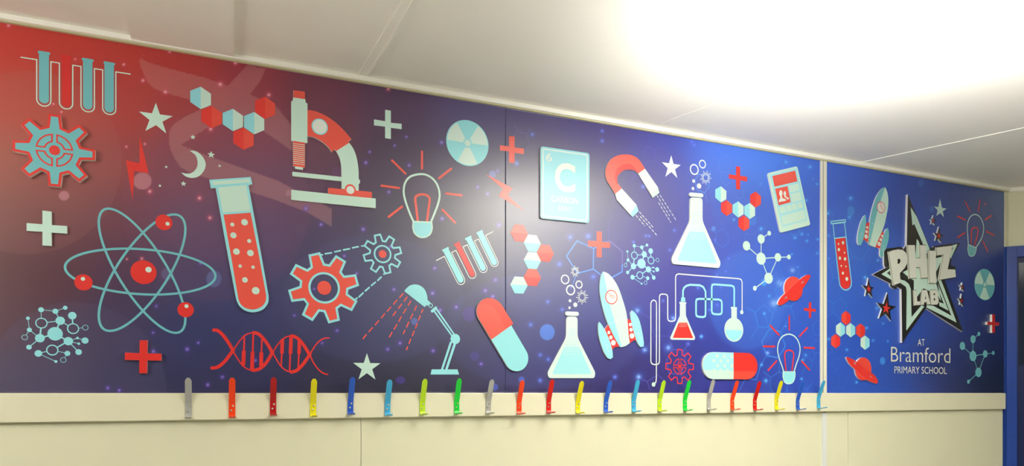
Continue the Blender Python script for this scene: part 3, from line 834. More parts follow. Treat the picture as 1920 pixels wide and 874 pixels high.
hexchain('chain of red and white hexagons between the large flask and the phone', PM, 'U', 60, [(442,296,'t'),(485,398,'r'),(571,409,'t'),(657,420,'t'),(701,335,'r'),(614,511,'r')])
hexchain('arch of red and mint hexagons at the lower left of the blue end board', PR, 'CC', 66, [(272,177,'r'),(222,282,'t'),(314,288,'t'),(404,292,'r'),(177,388,'r'),(445,401,'t')], False, True)

# --- atom
def orbit(c, a, b, rot, w):
    L = [(c[0]+a*math.cos(t)*math.cos(rot)-b*math.sin(t)*math.sin(rot), c[1]+a*math.cos(t)*math.sin(rot)+b*math.sin(t)*math.cos(rot)) for t in [2*math.pi*i/72 for i in range(72)]]
    return stroke(L, w, True)
P = Pen('F'); c0 = P.pt((565, 436)); k = P.k((565, 436))
sh = []
for rot in (0, 60, -60): sh += orbit(c0, 430*k, 142*k, math.radians(rot), 14*k)
T = motif('printed_atom', 'large teal atom with three crossing orbits and red balls', PL, 'teal', sh)
T.part('nucleus', P.disc(569,439,75), 'red', 1); T.part('highlight', P.disc(600,423,18), 'mint', 2)
for x, y, r, hx, hy in ((190,503,51,187,481),(697,125,49,720,134),(834,675,48,839,653)):
    T.part('electron', P.disc(x, y, r), 'red', 1); T.part('highlight', P.disc(hx, hy, 12, 24), 'mint', 2)

# --- gears
P = Pen('K'); c0 = P.pt((384,524)); k = P.k((384,524))
out = gear(c0, 282*k, 191*k, ph=-16.4, at=8.3, ar=15.5)
T = motif('printed_gear', 'red printed gear with pale blue rim joined by dashed lines to a small gear', PL, 'coral', [[out, circle(c0, 120*k)]])
T.part('gear_rim', stroke(out, 19*k, True) + [[circle(c0, 129*k), circle(c0, 111*k)]], 'sky', 1); T.part('gear_hub', P.disc(384,524,57), 'coral', 1)
for sg_ in ([((345,255),(368,253)),((392,245),(443,237)),((470,229),(517,219)),((542,213),(590,204)),((616,196),(662,187)),((690,181),(712,180)),
   ((872,412),(885,402)),((822,463),(850,435)),((770,505),(802,478)),((720,549),(752,521)),((668,598),(702,566)),((635,622),(652,608))]): T.part('line_dash', P.segs([sg_], 13), 'sky', 2)
c1 = P.pt((862,247)); out = gear(c1, 165*k, 110*k, ph=-16.0, at=8.6, ar=16)
T = motif('printed_gear', 'small pale blue outlined gear with coral centre', PL, 'sky', stroke(out, 15*k, True) + [[circle(c1, 77*k), circle(c1, 63*k)]])
T.part('gear_hub', P.disc(862,247,32), 'coral', 1)
P = Pen('W'); c1 = P.pt((283,712)); k = P.k((283,712)); out = gear(c1, 122*k, 84*k, ph=0, at=8.6, ar=16)
T = motif('printed_gear', 'thin red outlined gear below the small red flask', PM, 'red', stroke(out, 8*k, True))
for q in range(4): T.part('gear_window', stroke(sector(c1, 26*k, 55*k, 8*k, q), 6*k, True), 'red', 1)
T.part('gear_hub', P.disc(283,712,16), 'red', 1)

# --- DNA strand
P = Pen('M')
thick = [[(207,195),(260,203),(330,268),(400,365),(452,458)], [(185,673),(260,660),(345,590),(400,520),(452,450)],
         [(712,228),(770,245),(830,300),(890,380),(948,485)], [(700,703),(770,690),(840,640),(900,560),(948,470)],
         [(1195,268),(1250,290),(1310,345),(1370,430),(1418,515)], [(1185,725),(1250,705),(1320,640),(1380,560),(1418,500)]]
thin = [[(452,450),(500,380),(560,300),(620,250),(700,226)], [(455,470),(500,545),(560,630),(620,680),(690,705)],
        [(948,480),(1000,395),(1060,325),(1120,283),(1185,265)], [(950,480),(1000,570),(1050,645),(1110,700),(1170,722)],
        [(1418,505),(1460,430),(1520,350),(1590,303),(1660,294)], [(1418,505),(1460,600),(1520,685),(1580,735),(1642,755)]]
sh = []
for L in thick: sh += P.stroke(L, 41, False, 6)
for L in thin: sh += P.stroke(L, 17, False, 6)
T = motif('printed_dna', 'red printed DNA double helix above the orange and dark red hooks', PL, 'red', sh)
rg = []
for x0, y0, x1, y1, w in ((592,285,588,460,22),(586,455,580,640,46),(706,235,698,470,22),(696,465,690,700,46),(815,290,808,480,20),(808,475,803,650,46),(1071,310,1067,490,44),(1065,490,1057,650,20),
        (1182,270,1174,495,44),(1172,490,1163,710,20),(1286,320,1281,495,42),(1280,490,1272,665,20)):
    rg.append([(x0, y0, x1, y1, w)]); T.part('rung', P.stroke([(x0,y0),(x1,y1)], w, False, 0, False), 'red', 0)

# --- desk lamp with dashed light
P = Pen('L')
sh = [[smooth(P.loop([(390,183),(403,165),(428,143),(462,133),(500,139),(532,160),(550,188),(560,220),(562,247)]), False, 4) + P.loop([(585,270),(572,290),(555,288),(541,302)])]]
T = motif('printed_desk_lamp', 'light blue printed desk lamp with dashed red rays', PL, 'sky', sh)
for j_ in (P.ring(586,290,14,6), P.stroke([(597,332),(624,308)], 22), P.disc(769,539,38)): T.part('lamp_joint', j_, 'sky', 1)
for j_ in (P.stroke([(611,330),(742,512)], 12), P.stroke([(630,318),(757,500)], 12), P.stroke([(738,560),(670,768)], 17, cap=False), P.stroke([(768,568),(702,768)], 19, cap=False)): T.part('lamp_arm', j_, 'sky', 0)
T.part('lamp_foot', P.poly([(593,766),(785,766),(797,804),(585,804)]), 'sky', 1)
for sg_ in ([((380,202),(355,230)),((335,250),(309,280)),((289,302),(263,332)),((243,352),(218,382)),((199,403),(173,433)),((153,455),(126,485)),((107,507),(82,537)),
  ((410,227),(388,258)),((369,281),(346,310)),((328,335),(305,365)),((437,257),(418,290)),((402,315),(383,348)),((367,373),(349,407)),((334,432),(314,466)),((298,490),(279,524)),
  ((480,293),(465,327)),((452,353),(435,388)),((422,414),(407,450)),((394,475),(383,499)),((527,321),(518,342)),((509,366),(495,399)),((485,424),(473,458)),((462,481),(449,515)),((437,540),(424,573)),((414,598),(405,620))]): T.part('light_ray', P.segs([sg_], 9.5), 'coral', 1)

# --- light bulbs
def bulb(label, panel, z, glass, cap, fil, rays, wg, wf, wr, cg='mint', cr='red', cs='sky'):
    P = Pen(z)
    T = motif('printed_light_bulb', label, panel, cg, P.stroke(glass, wg, False, 6))
    cl = P.loop(cap)
    body = cl[:2] + smooth(cl[1:], False, 5)[1:-1]
    T.part('bulb_cap', [[cl[:1] + smooth(cl[1:], False, 5)]], cs, 1)
    T.part('bulb_cap_rim', stroke(cl[:1] + smooth(cl[1:], False, 5), wg*.7*P.k(cap[0]), True), cg, 2)
    T.part('filament', P.stroke(fil, wf, False, 5), cr, 0)
    for ry_ in rays: T.part('light_ray', P.segs([ry_], wr), cr, 1)
bulb('printed light bulb with coral rays in the grey sheen of the mural', PL, 'J', [(297,735),(275,685),(250,615),(240,560),(248,510),(275,475),(318,460),(365,460),(408,483),(437,522),(450,575),(440,635),(400,738)],
  [(295,735),(403,740),(406,775),(395,808),(365,827),(330,825),(303,803),(293,770)], [(322,728),(314,660),(308,598),(325,581),(350,576),(376,583),(392,604),(385,665),(377,730)],
  [((347,325),(347,425)),((172,378),(250,455)),((110,526),(212,539)),((152,708),(230,648)),((447,482),(518,426)),((488,571),(580,582)),((467,667),(540,741))], 12, 14, 13, cr='coral')
bulb('printed light bulb with red rays just above the yellow hook near the joint strip', PM, 'AA', [(925,640),(905,575),(878,500),(862,420),(872,345),(905,285),(950,260),(990,257),(1035,277),(1072,325),(1092,395),(1085,470),(1055,560),(1030,640)],
  [(917,640),(1040,640),(1040,690),(1025,738),(1000,760),(960,763),(930,742),(915,690)], [(948,625),(940,540),(935,460),(950,430),(978,419),(1010,430),(1028,460),(1020,540),(1010,625)],
  [((981,70),(982,208)),((1168,190),(1088,276)),((787,167),(876,265)),((718,380),(833,382)),((1133,393),(1240,398)),((852,530),(766,624)),((1110,533),(1190,622))], 13, 16, 18)
bulb('dull printed light bulb with red rays at the door end of the mural', PR, 'GG', [(191,240),(189,205),(187,170),(192,142),(203,124),(219,117),(236,124),(249,143),(256,175),(248,215),(224,256)],
  [(190,243),(225,258),(222,275),(215,289),(203,293),(193,286),(188,262)], [(203,238),(204,210),(205,185),(211,175),(222,172),(232,183),(227,215),(217,246)],
  [((178,63),(198,104)),((240,57),(233,103)),((288,122),(262,139)),((146,124),(178,140)),((176,194),(147,213)),((267,188),(298,204)),((253,230),(272,272))], 5.0, 7, 7, cg='mint', cr='red', cs='teal')

# --- round hazard discs
def trefoil(label, panel, z, x, y, r, cd, cw):
    P = Pen(z); c = P.pt((x, y)); rr = r*P.k((x, y))
    T = motif('printed_radiation_disc', label, panel, cd, [[circle(c, rr, 48)]])
    for mid in (-60, 60, 180):
        A = [math.radians(mid-29+58*i/12) for i in range(13)]
        L = [(c[0]+rr*.95*math.sin(a), c[1]+rr*.95*math.cos(a)) for a in A] + [(c[0]+rr*.21*math.sin(a), c[1]+rr*.21*math.cos(a)) for a in A[::-1]]
        T.part('disc_blade', [[L]], cw, 1)
    T.part('disc_hub', [[circle(c, rr*.135, 24)]], cw, 1)
trefoil('large pale blue disc with three cream blades below the ceiling edge', PL, 'J', 614, 276, 134, 'sky', 'pale')
trefoil('small teal disc with three blades beside the door', PR, 'GG', 260, 412, 66, 'teal', 'mint')

# --- printed tube on the end board
ph_, pb_ = Pen('H'), Pen('BB')
X = Sim(ph_.pt((107,88)), ph_.pt((350,820)), pb_.pt((105,322)), pb_.pt((213,808)))
P = Pen('H', xf=X)
inner = [(178,280),(330,267),(380,520),(420,735),(418,765),(395,800),(350,817),(305,810),(272,785),(262,755),(220,520)]
def tube_outline(P): return [P.pt((140,118)), P.pt((205,520)), P.pt((250,765))] + smooth(P.loop([(250,765),(272,798),(305,820),(350,829),(400,812),(428,780),(432,740)]), False, 4)[1:] + [P.pt((380,450)), P.pt((318,105))]
T = motif('printed_test_tube', 'slim printed test tube of red liquid beside the small rocket', PR, 'red', [[P.loop(inner)]])
T.part('tube_outline', stroke(tube_outline(P), 11*P.k((300,500)), True) + P.stroke([(105,92),(332,76),(336,98),(110,117)], 11, True) + P.stroke([(170,275),(335,262)], 11), 'sky', 1)
BUB = [(228,335,11),(297,322,18),(234,396,17),(323,428,11),(251,488,18),(330,496,18),(272,570,9.5),(345,576,9.5),(299,648,15.5),(360,709,21)]
for x, y, r in BUB: T.part('bubble', P.disc(x, y, r, 20), 'mint', 2)

# --- distillation apparatus
P = Pen('W')
path = [(96,836),(112,826),(116,800),(117,500),(117,262),(112,246),(97,238),(83,246),(77,262),(77,500),(77,676),(84,692),(98,698),(122,698),(134,690),(138,675),(138,450),(138,215),(143,201),(155,196),(178,197),(192,202),(197,217),
        (197,370),(202,384),(215,390),(236,389),(249,382),(253,366),(253,200),(253,75),(259,58),(274,52),(490,70),(700,86),(720,92),(727,110),(727,315)]
T = motif('printed_distillation_apparatus', 'printed distillation set of looping pipes, red flask and round flask', PM, 'white', P.stroke(path, 8))
T.part('drop', P.disc(96,840,16,20) + P.disc(724,325,15,20), 'mint', 1)
T.part('glass_pipe', P.stroke([(305,240),(305,175),(312,152),(330,137),(355,130),(425,133),(450,146),(466,178),(466,340),(462,355),(448,360),(418,358),(402,352),(398,335),(398,250),(402,235),(418,230),(480,232),
    (560,235),(577,242),(582,258),(582,325),(576,337),(562,341),(528,339),(514,332),(510,315),(510,145),(514,130),(530,127),(650,136),(666,143),(670,160),(670,285)], 14), 'sky', 2)
T.part('pipe_collar', P.poly([(292,220),(319,220),(322,250),(290,250)]), 'sky', 3)
fl = P.loop([(284,262),(325,262),(326,350),(393,506),(388,523),(222,521),(213,508),(283,350)])
T.part('conical_flask', [[round_poly(fl, 0.006)]] + P.stroke([(284,258),(324,260)], 13), 'mint', 1)
T.part('flask_liquid', [[round_poly(P.loop([(275,398),(333,398),(378,510),(232,508)]), 0.004)]], 'red', 2)
dd_ = []
for r_i, y in enumerate((404,416,427)):
    for c_i in range(5): dd_ += P.disc(280+11*c_i+(5 if r_i % 2 else 0), y, 2.6, 8)
T.part('liquid_fizz', dd_, 'white', 3)
T.part('round_flask', P.disc(668,450,86,48) + P.poly([(650,295),(689,297),(689,380),(650,380)]) + P.stroke([(651,293),(686,296)], 13), 'mint', 1)
cc_ = P.pt((668,450)); rr_ = 76*P.k((668,450)); y0 = P.pt((668,453))
T.part('flask_liquid', [[clip_half(circle(cc_, rr_, 48), (y0[0]+1, y0[1]), y0)]], 'sky', 2)

# ------------------------------------------------------------------ raised cut-outs
def cut(name, label, cat, t, shapes, face, group=None, side='edge'):
    T = Thing(name, label, cat, group, t=t, base=base_of(shapes)); T.body(shapes, face, side); return T

# gear
t = 0.014; P = Pen('B', t); c0 = P.pt((497,398)); k = P.k((497,398))
out = gear(c0, 331*k, 222*k)
T = cut('gear_cutout', 'raised teal gear with thick red rim in the red corner, casting a dark shadow', 'gear', t, [[out]], 'red')
T.part('gear_face', [[offs(out, -22*k, True)]], 'teal', 1)
for q in range(4): T.part('gear_window', stroke(sector(c0, 80*k, 143*k, 20*k, q), 13*k, True), 'red', 2)
T.part('gear_hub', [[circle(c0, 44*k)]], 'red', 2)

# pluses
def plus_cut(label, z, pts, face, t): cut('plus_cutout', label, 'plus sign', t, Pen(z, t).poly(pts), face)
plus_cut('raised mint plus sign at the far left above the atom', 'E', [(289,72),(372,82),(373,204),(513,213),(513,282),(371,272),(373,395),(289,390),(289,265),(145,257),(145,186),(289,197)], 'mint', .008)
plus_cut('raised red plus sign under the large atom, near the grey first hook', 'G', [(1243,453),(1320,453),(1318,580),(1455,582),(1453,650),(1317,647),(1315,772),(1240,772),(1240,645),(1100,643),(1102,572),(1242,578)], 'red', .010)
plus_cut('small raised red plus sign with white edge beside the blue door frame', 'GG', [(292,537),(304,537),(304,570),(322,571),(322,584),(304,583),(304,614),(292,614),(292,581),(272,580),(272,568),(292,569)], 'deepred', .011)

# big test tube
t = 0.008; P = Pen('H', t)
outer = P.loop([(98,82),(332,66),(341,106),(319,112),(376,420),(433,738)]) + smooth(P.loop([(433,738),(430,778),(400,815),(350,831),(302,822),(268,795),(250,758)]), False, 5)[1:] + P.loop([(190,440),(134,127),(107,130)])
T = cut('test_tube_cutout', 'large raised test tube of bubbling red liquid beside the atom', 'test tube', t, [[outer]], 'sky')
T.part('tube_lip', P.poly([(112,91),(324,76),(328,97),(117,113)]), 'mint', 1)
T.part('tube_neck', P.poly([(148,125),(305,111),(331,257),(174,267)]), 'mint', 1)
T.part('liquid', [[P.loop([(178,279),(331,268),(378,510),(419,735)]) + smooth(P.loop([(419,735),(416,768),(394,798),(350,815),(306,808),(275,785),(262,755)]), False, 5)[1:] + P.loop([(222,520)])]], 'coral', 1)
for x, y, r in BUB: T.part('bubble', P.disc(x, y, r, 24), 'mint', 2)

# microscope
t = 0.007; P = Pen('I', t)
T = Thing('microscope_cutout', 'raised red and mint microscope cut-out left of the mint plus', 'microscope', t=t, base=base_of(P.poly([(88,64),(620,64),(620,808),(88,808)])))
T.empty()
def mpart(name, sh, face, tt=t): return T.part(name, sh, face, t=tt, depth=tt)
mpart('eyepiece', P.poly([(102,64),(174,74),(174,121),(102,110)]), 'coral')
mpart('body_tube', P.poly([(100,110),(176,121),(180,145),(190,147),(190,397),(88,382),(88,132),(96,133)]), 'mint')
ob = mpart('objective', P.poly([(100,384),(174,395),(174,552),(100,543)]), 'coral')
for i in range(11):
    y = 399+i*12.4; T.part('stripe', P.poly([(100,y),(174,y+9.5),(174,y+13.5),(100,y+4)]), 'mint', t=t+.0004, parent=ob)
mpart('lens_tip', P.poly([(112,545),(162,551),(162,566),(112,559)]), 'mint')
arm = mpart('arm', [[smooth(P.loop([(190,188),(240,197),(300,222),(360,262),(418,315),(467,373)]), False, 4) + P.loop([(450,385),(453,396),(372,447),(360,437),(345,455)]) + smooth(P.loop([(345,455),(322,424),(290,394),(250,369),(220,358),(190,355)]), False, 4)[1:]]], 'coral')
T.part('pivot_ring', P.disc(267,295,51), 'sky', t=t+.0004, parent=arm); T.part('pivot_disc', P.disc(267,295,43), 'white', t=t+.0007, parent=arm)
mpart('lower_arm', [[smooth(P.loop([(453,396),(480,435),(500,490),(511,560),(513,627)]), False, 4) + P.loop([(521,628),(521,650),(513,652),(513,698),(405,685)]) + smooth(P.loop([(405,685),(405,610),(403,540),(393,490),(372,447)]), False, 4)[1:]]], 'mint')
mpart('stage', P.poly([(95,578),(405,611),(405,638),(95,605)]), 'mint')
bs = mpart('base_block', [[round_poly(P.loop([(320,718),(320,679),(596,706),(597,745)]), .004)]] + P.disc(460,692,35), 'coral')
T.part('knob', P.disc(460,694,25), 'white', t=t+.0007, parent=bs)
mpart('foot', P.poly([(88,692),(620,747),(620,808),(88,755)]), 'mint')

# capsules
t = 0.008; P = Pen('P', t); a_, b_ = P.pt((228,216)), P.pt((478,639)); r_ = 121*P.k((350,430))
st = stadium(a_, b_, r_)
d1, d2 = P.pt((243,475)), P.pt((445,330))
T = cut('capsule_cutout', 'raised slanting capsule, coral top and pale blue dotted bottom', 'capsule', t, [[st]], 'sky')
T.part('capsule_cap', [[clip_half(st, d1, d2)]], 'coral', 1)
sh_ = P.loop([(150,150),(200,140),(250,165),(300,215),(385,372)]); 
T.part('cap_highlight', [[clip_half(P.sloop([(128,160),(165,110),(228,92),(290,108),(340,152),(400,250),(446,330),(382,368),(330,270),(280,190),(225,150),(175,145)], 4), d1, d2)]], 'hexr2', 2)
dt = []
for x, y in ((400,495),(330,560),(385,575),(455,580),(375,640),(440,650),(505,652),(430,718),(490,722)): dt += P.disc(x, y, 15, 16)
T.part('capsule_dots', dt, 'capdot', 1)
P = Pen('AA', t); a_, b_ = P.pt((206,577)), P.pt((552,583)); r_ = 137*P.k((380,580)); st = stadium(a_, b_, r_)
T = cut('capsule_cutout', 'raised level capsule, pale blue left and red right, above the last grey hook', 'capsule', t, [[st]], 'mint')
u1, u2 = P.pt((412,430)), P.pt((412,730))
T.part('capsule_cap', [[clip_half(st, u2, u1) if False else clip_half(st, u1, u2)]], 'hexr2', 1)
cap = clip_half(clip_half(st, u1, u2), P.pt((100,632)), P.pt((700,634)))
T.part('cap_face', [[cap]], 'red', 2)
blu = clip_half(clip_half(scale_loop(st, .985), u2, u1), P.pt((90,622)), P.pt((500,632)))
T.part('capsule_liquid', [[blu]], 'paleblue', 1)
dt = []
for x, y in ((243,480),(317,482),(392,482),(209,528),(281,530),(353,530),(248,578),(320,580),(392,580),(210,625),(280,627),(350,628)): dt += P.disc(x, y, 19, 16)
dt = [[clip_half(d_[0], u2, u1)] for d_ in dt]
T.part('capsule_dots', dt, 'hext2', 2)

# element card
t = 0.008; P = Pen('Q', t)
q4 = [(497,193),(897,251),(894,824),(496,784)]
T = cut('element_card_cutout', 'raised pale blue card with a big white C and CARBON lettering', 'card', t, [[round_poly(P.loop(q4), .012)]], 'cardblue')
T.part('card_frame', stroke(round_poly(P.loop([(516,216),(878,266),(875,803),(515,765)]), .008), 9*P.k((600,500)), True), 'white', 1)

_fc = {}
def text_shapes(s, fit, P, bold=0.0):
    """text outlines (built-in font) fitted to a four-cornered box TL,TR,BR,BL in crop coordinates"""
    cu = bpy.data.curves.new('lettering', 'FONT'); cu.body = s; cu.offset = bold; cu.resolution_u = 4
    o = bpy.data.objects.new('lettering', cu); C.objects.link(o)
    dg = bpy.context.evaluated_depsgraph_get(); me = bpy.data.meshes.new_from_object(o.evaluated_get(dg))
    vs = [tuple(v.co) for v in me.vertices]; fs = [tuple(p.vertices) for p in me.polygons]
    bpy.data.objects.remove(o); bpy.data.curves.remove(cu); bpy.data.meshes.remove(me)
    x0 = min(v[0] for v in vs); x1 = max(v[0] for v in vs); y0 = min(v[1] for v in vs); y1 = max(v[1] for v in vs)
    TL, TR, BR, BL = fit; out = []
    for v in vs:
        u = (v[0]-x0)/(x1-x0); w = (y1-v[1])/(y1-y0)
        q = tuple((1-u)*(1-w)*TL[i]+u*(1-w)*TR[i]+u*w*BR[i]+(1-u)*w*BL[i] for i in (0, 1)); out.append(P.pt(q))
    return out, fs
def lettering(name, s, fit, P, face, tt, org, parent, bold=0.0, label=None):
    vs, fs = text_shapes(s, fit, P, bold)
    me = bpy.data.meshes.new(name); me.from_pydata([(v[0]-org[0], -tt, v[1]-org[1]) for v in vs], [], fs); me.materials.append(ink(face))
    o = bpy.data.objects.new(name, me); C.objects.link(o); o.parent = parent
    if label: o['label'] = label
    return o
for s, fit, bd in (('6', ((540,248),(590,254),(590,320),(540,314)), 0.012), ('C', ((612,318),(782,342),(780,578),(612,562)), 0.03), ('CARBON', ((585,597),(805,620),(803,670),(584,645)), 0.012), ('12.011', ((645,682),(748,692),(748,728),(645,718)), 0.012)):
    lettering('card_lettering', s, fit, P, 'white', t+.0004, T.base, T.root, bd)

# magnet
t = 0.004; P = Pen('S', t)
arch = smooth(P.loop([(147,497),(112,440),(76,380),(66,320),(80,260),(112,213),(165,183),(222,173),(280,179),(330,205),(365,248),(390,290)]), False, 4) + smooth(P.loop([(335,330),(305,305),(270,298),(222,302),(182,330),(163,365),(167,405),(200,452)]), False, 4)
pole1 = P.loop([(147,497),(200,452),(320,585),(338,637),(288,686),(160,545)]); pole2 = P.loop([(335,330),(390,290),(495,440),(508,487),(455,528)])
T = cut('magnet_cutout', 'coral horseshoe magnet with two white poles and dashed lines below', 'magnet', t, [[arch]], 'coral')
T.part('magnet_pole', [[pole1]], 'white', t=t, depth=t); T.part('magnet_pole', [[pole2]], 'white', t=t, depth=t)
T.part('pole_tip', P.poly([(318,588),(338,637),(288,686),(270,664)]), 'sky', 1); T.part('pole_tip', P.poly([(496,444),(508,487),(455,528),(437,500)]), 'hext2', 1)
T.part('inner_face', [[smooth(P.loop([(160,420),(143,360),(160,295),(205,260),(262,252),(302,278),(335,330)]), False, 4) + smooth(P.loop([(335,330),(305,305),(270,298),(222,302),(182,330),(163,365),(167,405)]), False, 4)[1:]]], 'red', 1)
fd = []
for a_, b_ in (((487,507),(592,677)),((512,505),(648,718)),((500,568),(602,730)),((315,672),(390,760)),((343,643),(457,772)),((350,680),(488,838))): fd += dashes(a_, b_, 26, 10)
P0_ = Pen('S'); shf = P0_.segs(fd, 5, False)
motif('printed_field_lines', 'dashed white force lines below the two magnet poles', PM, 'white', shf)

# flasks
def flask(label, z, t, lip, lipw, bodyl, liq, rings, balls_, burst, fizz):
    P = Pen(z, t); body = round_poly(P.loop(bodyl), .016)
    T = cut('flask_cutout', label, 'flask', t, [[body]], 'pale')
    T.part('flask_lip', P.stroke(lip, lipw), 'pale', t=t+.001, depth=t+.001)
    T.part('flask_liquid', [[round_poly(P.loop(liq), .008)]], 'paleblue', 1)
    d1, d2 = [], []
    for (x, y, n, dx, sk) in fizz[0]:
        for i in range(n): d1 += P.disc(x+i*dx, y+sk*i, fizz[2], 8)
    for (x, y, n, dx, sk) in fizz[1]:
        for i in range(n): d2 += P.disc(x+i*dx, y+sk*i, fizz[2]*1.2, 8)
    T.part('neck_fizz', d1, 'paleblue', 2); T.part('liquid_fizz', d2, 'pale', 2)
    P = Pen(z); sh = []
    for x, y, r, w in rings: sh += P.ring(x, y, r, w, 32)
    for x, y, r in balls_: sh += P.disc(x, y, r, 20)
    M = motif('printed_bubbles', ('white rings and bubbles rising from the ' + ('small flask beside the rocket' if z == 'T' else 'large flask')), PM, 'white', sh)
    for x, y, r1, r2, n, w in burst:
        sg = []
        for i in range(n):
            a = 2*math.pi*(i+.3)/n; o = (1, .78)[i % 2]; yr = 1.12
            sg.append(((x+r1*math.cos(a)*.9, y+r1*math.sin(a)*yr), (x+r2*o*math.cos(a)*.9, y+r2*o*math.sin(a)*yr)))
        M.part('bubble_burst', P.segs(sg, w, False), 'white', 1)
flask('small raised conical flask above the dark red and yellow hooks', 'T', .004, [(186,413),(251,415)], 27, [(180,432),(255,433),(255,570),(372,800),(366,836),(66,836),(58,800),(180,570)],
  [(168,632),(266,632),(343,800),(338,810),(96,810),(92,800)], [(173,189,28,8),(209,259,30,9),(264,223,23,8)], [(205,329,10),(240,355,15),(202,375,9)], [(238,137,12,34,14,4),(284,304,17,44,17,4)],
  ([(200,515,3,16,0),(206,530,3,14,0),(197,545,4,15,0),(203,560,3,16,0),(195,578,4,16,0),(186,595,5,15,0),(180,612,6,16,0),(176,622,6,16,0)], [(178,645,6,17,0),(172,662,6,18,0),(170,679,6,18,0)], 4))
flask('large raised conical flask of pale blue liquid above the distillation pipes', 'U', .006, [(219,297),(300,304)], 29, [(213,318),(307,323),(307,495),(443,806),(432,846),(84,815),(76,775),(213,495)],
  [(207,572),(322,580),(412,800),(406,812),(126,790),(122,778)], [(245,111,36,10),(306,71,28,9)], [(240,197,13),(281,234,20),(235,253,12)], [(330,172,18,48,18,4.5)],
  ([(240,430,3,22,1),(232,450,4,20,1),(240,470,3,22,1),(228,490,4,22,1),(238,508,4,22,1),(222,528,5,22,1),(212,548,6,20,1),(210,562,6,20,1)], [(216,590,5,24,2),(228,608,5,24,2),(214,624,5,24,2)], 4.5))

# rockets
def rocket(label, t, xf=None, cs='sky', cm='mint'):
    P = Pen('T', t, xf)
    body = smooth(P.loop([(423,137),(457,152),(492,190),(522,242),(550,320),(573,400),(583,470),(590,560),(596,607)]), False, 3) + smooth(P.loop([(596,607),(570,625),(540,633),(527,622)]), False, 3)[1:] + smooth(P.loop([(527,622),(497,570),(455,480),(430,410),(410,330),(400,260),(402,200),(410,160)]), False, 3)[1:]
    T = cut('rocket_cutout', label, 'rocket', t, [[body]], cs)
    T.part('hull_light_side', [[smooth(P.loop([(423,137),(457,152),(492,190),(522,242),(550,320),(573,400),(583,470),(590,560),(596,607)]), False, 3) + P.loop([(570,625),(545,632),(470,370)])]], cm, 1)
    T.part('hull_line', P.stroke([(470,478),(525,455),(575,445)], 2, False, 3, False), 'white', 2)
    wl = P.loop([(583,447),(610,458),(646,592),(628,585),(600,606),(588,520)])
    T.part('fin_web', [[wl]], 'red', t=t*.8, depth=t*.8)
    T.part('fin_web', P.poly([(435,515),(457,484),(530,628),(500,632),(480,652),(468,600)]), 'red', t=t*.8, depth=t*.8)
    lf = T.part('fin', [[smooth(P.loop([(397,467),(415,488),(440,530),(465,590),(483,655),(486,700)]), False, 3) + P.loop([(472,712),(452,705)]) + smooth(P.loop([(452,705),(428,665),(405,600),(392,540),(390,485)]), False, 3)[1:]]], cs, t=t, depth=t)
    rf = T.part('fin', [[smooth(P.loop([(612,392),(637,415),(661,460),(680,540),(690,605)]), False, 3) + P.loop([(688,628),(668,632)]) + smooth(P.loop([(668,632),(648,605),(625,540),(608,470),(602,410)]), False, 3)[1:]]], cs, t=t, depth=t)
    d_ = []
    for x, y in ((445,618),(450,638),(455,657)): d_ += P.disc(x, y, 4, 10)
    T.part('fin_dots', d_, 'white', t=t+.0004, parent=lf)
    d_ = []
    for x, y in ((654,543),(659,560),(664,576)): d_ += P.disc(x, y, 4, 10)
    T.part('fin_dots', d_, 'white', t=t+.0004, parent=rf)
    for x, y, r in ((461,537,11),(474,569,13),(490,604,18),(602,485,12),(606,519,13),(612,559,18)): T.part('porthole', P.disc(x, y, r, 24), 'white', t=t*.8+.0004)
    T.part('window_rim', P.disc(476,305,47), 'red', 2); wn = T.part('round_window', P.disc(476,305,41), 'white', 3)
    sg = [((452,285),(500,310)), ((450,278),(470,285)), ((458,298),(495,318)), ((470,292),(504,300))]
    T.part('window_scribble', P.segs(sg, 2.5, False), 'hexr2', 4)
    return T
rocket('raised pale blue rocket leaning left between the small flask and the pipes', .006)
pt_ = Pen('T', .006); pb_ = Pen('BB', .006)
rocket('raised teal rocket leaning right on the bright blue end board', .006, Sim(pt_.pt((423,137)), pt_.pt((540,633)), pb_.pt((492,80)), pb_.pt((378,485))), 'teal', 'mint')

# ringed planets
def planet(label, z, t, disc, ring, holes, light):
    P = Pen(z, t); c = P.pt(disc[:2]); r = disc[2]*P.k(disc[:2]); cl = circle(c, r, 48)
    T = cut('planet_cutout', label, 'planet', t, [[cl]], 'red')
    T.part('planet_ring', [[P.sloop(ring, 4)] + [P.loop(h) for h in holes]], 'red', t=t+.0009, depth=t)
    T.part('planet_light_side', [[clip_half(cl, P.pt(light[0]), P.pt(light[1]))]], 'hexr2', 1)
planet('raised red ringed planet below the white ball-and-stick molecule', 'Y', .007, (524,590,111), [(383,732),(382,712),(405,672),(445,632),(520,560),(575,508),(635,468),(668,464),(677,480),(650,525),(605,592),(545,645),(480,695),(425,733),(395,740)],
  [[(440,684),(450,658),(468,668)], [(594,543),(603,520),(618,518),(612,533)]], ((470,712),(640,575)))
planet('raised red ringed planet below the arch of hexagons on the end board', 'CC', .007, (430,640,104), [(274,540),(288,533),(315,545),(345,560),(400,600),(480,662),(530,698),(560,745),(558,770),(535,770),(460,738),(350,642),(300,590)],
  [[(338,573),(350,576),(362,592),(352,600)], [(485,698),(494,702),(509,718),(494,714)]], ((300,640),(470,760)))

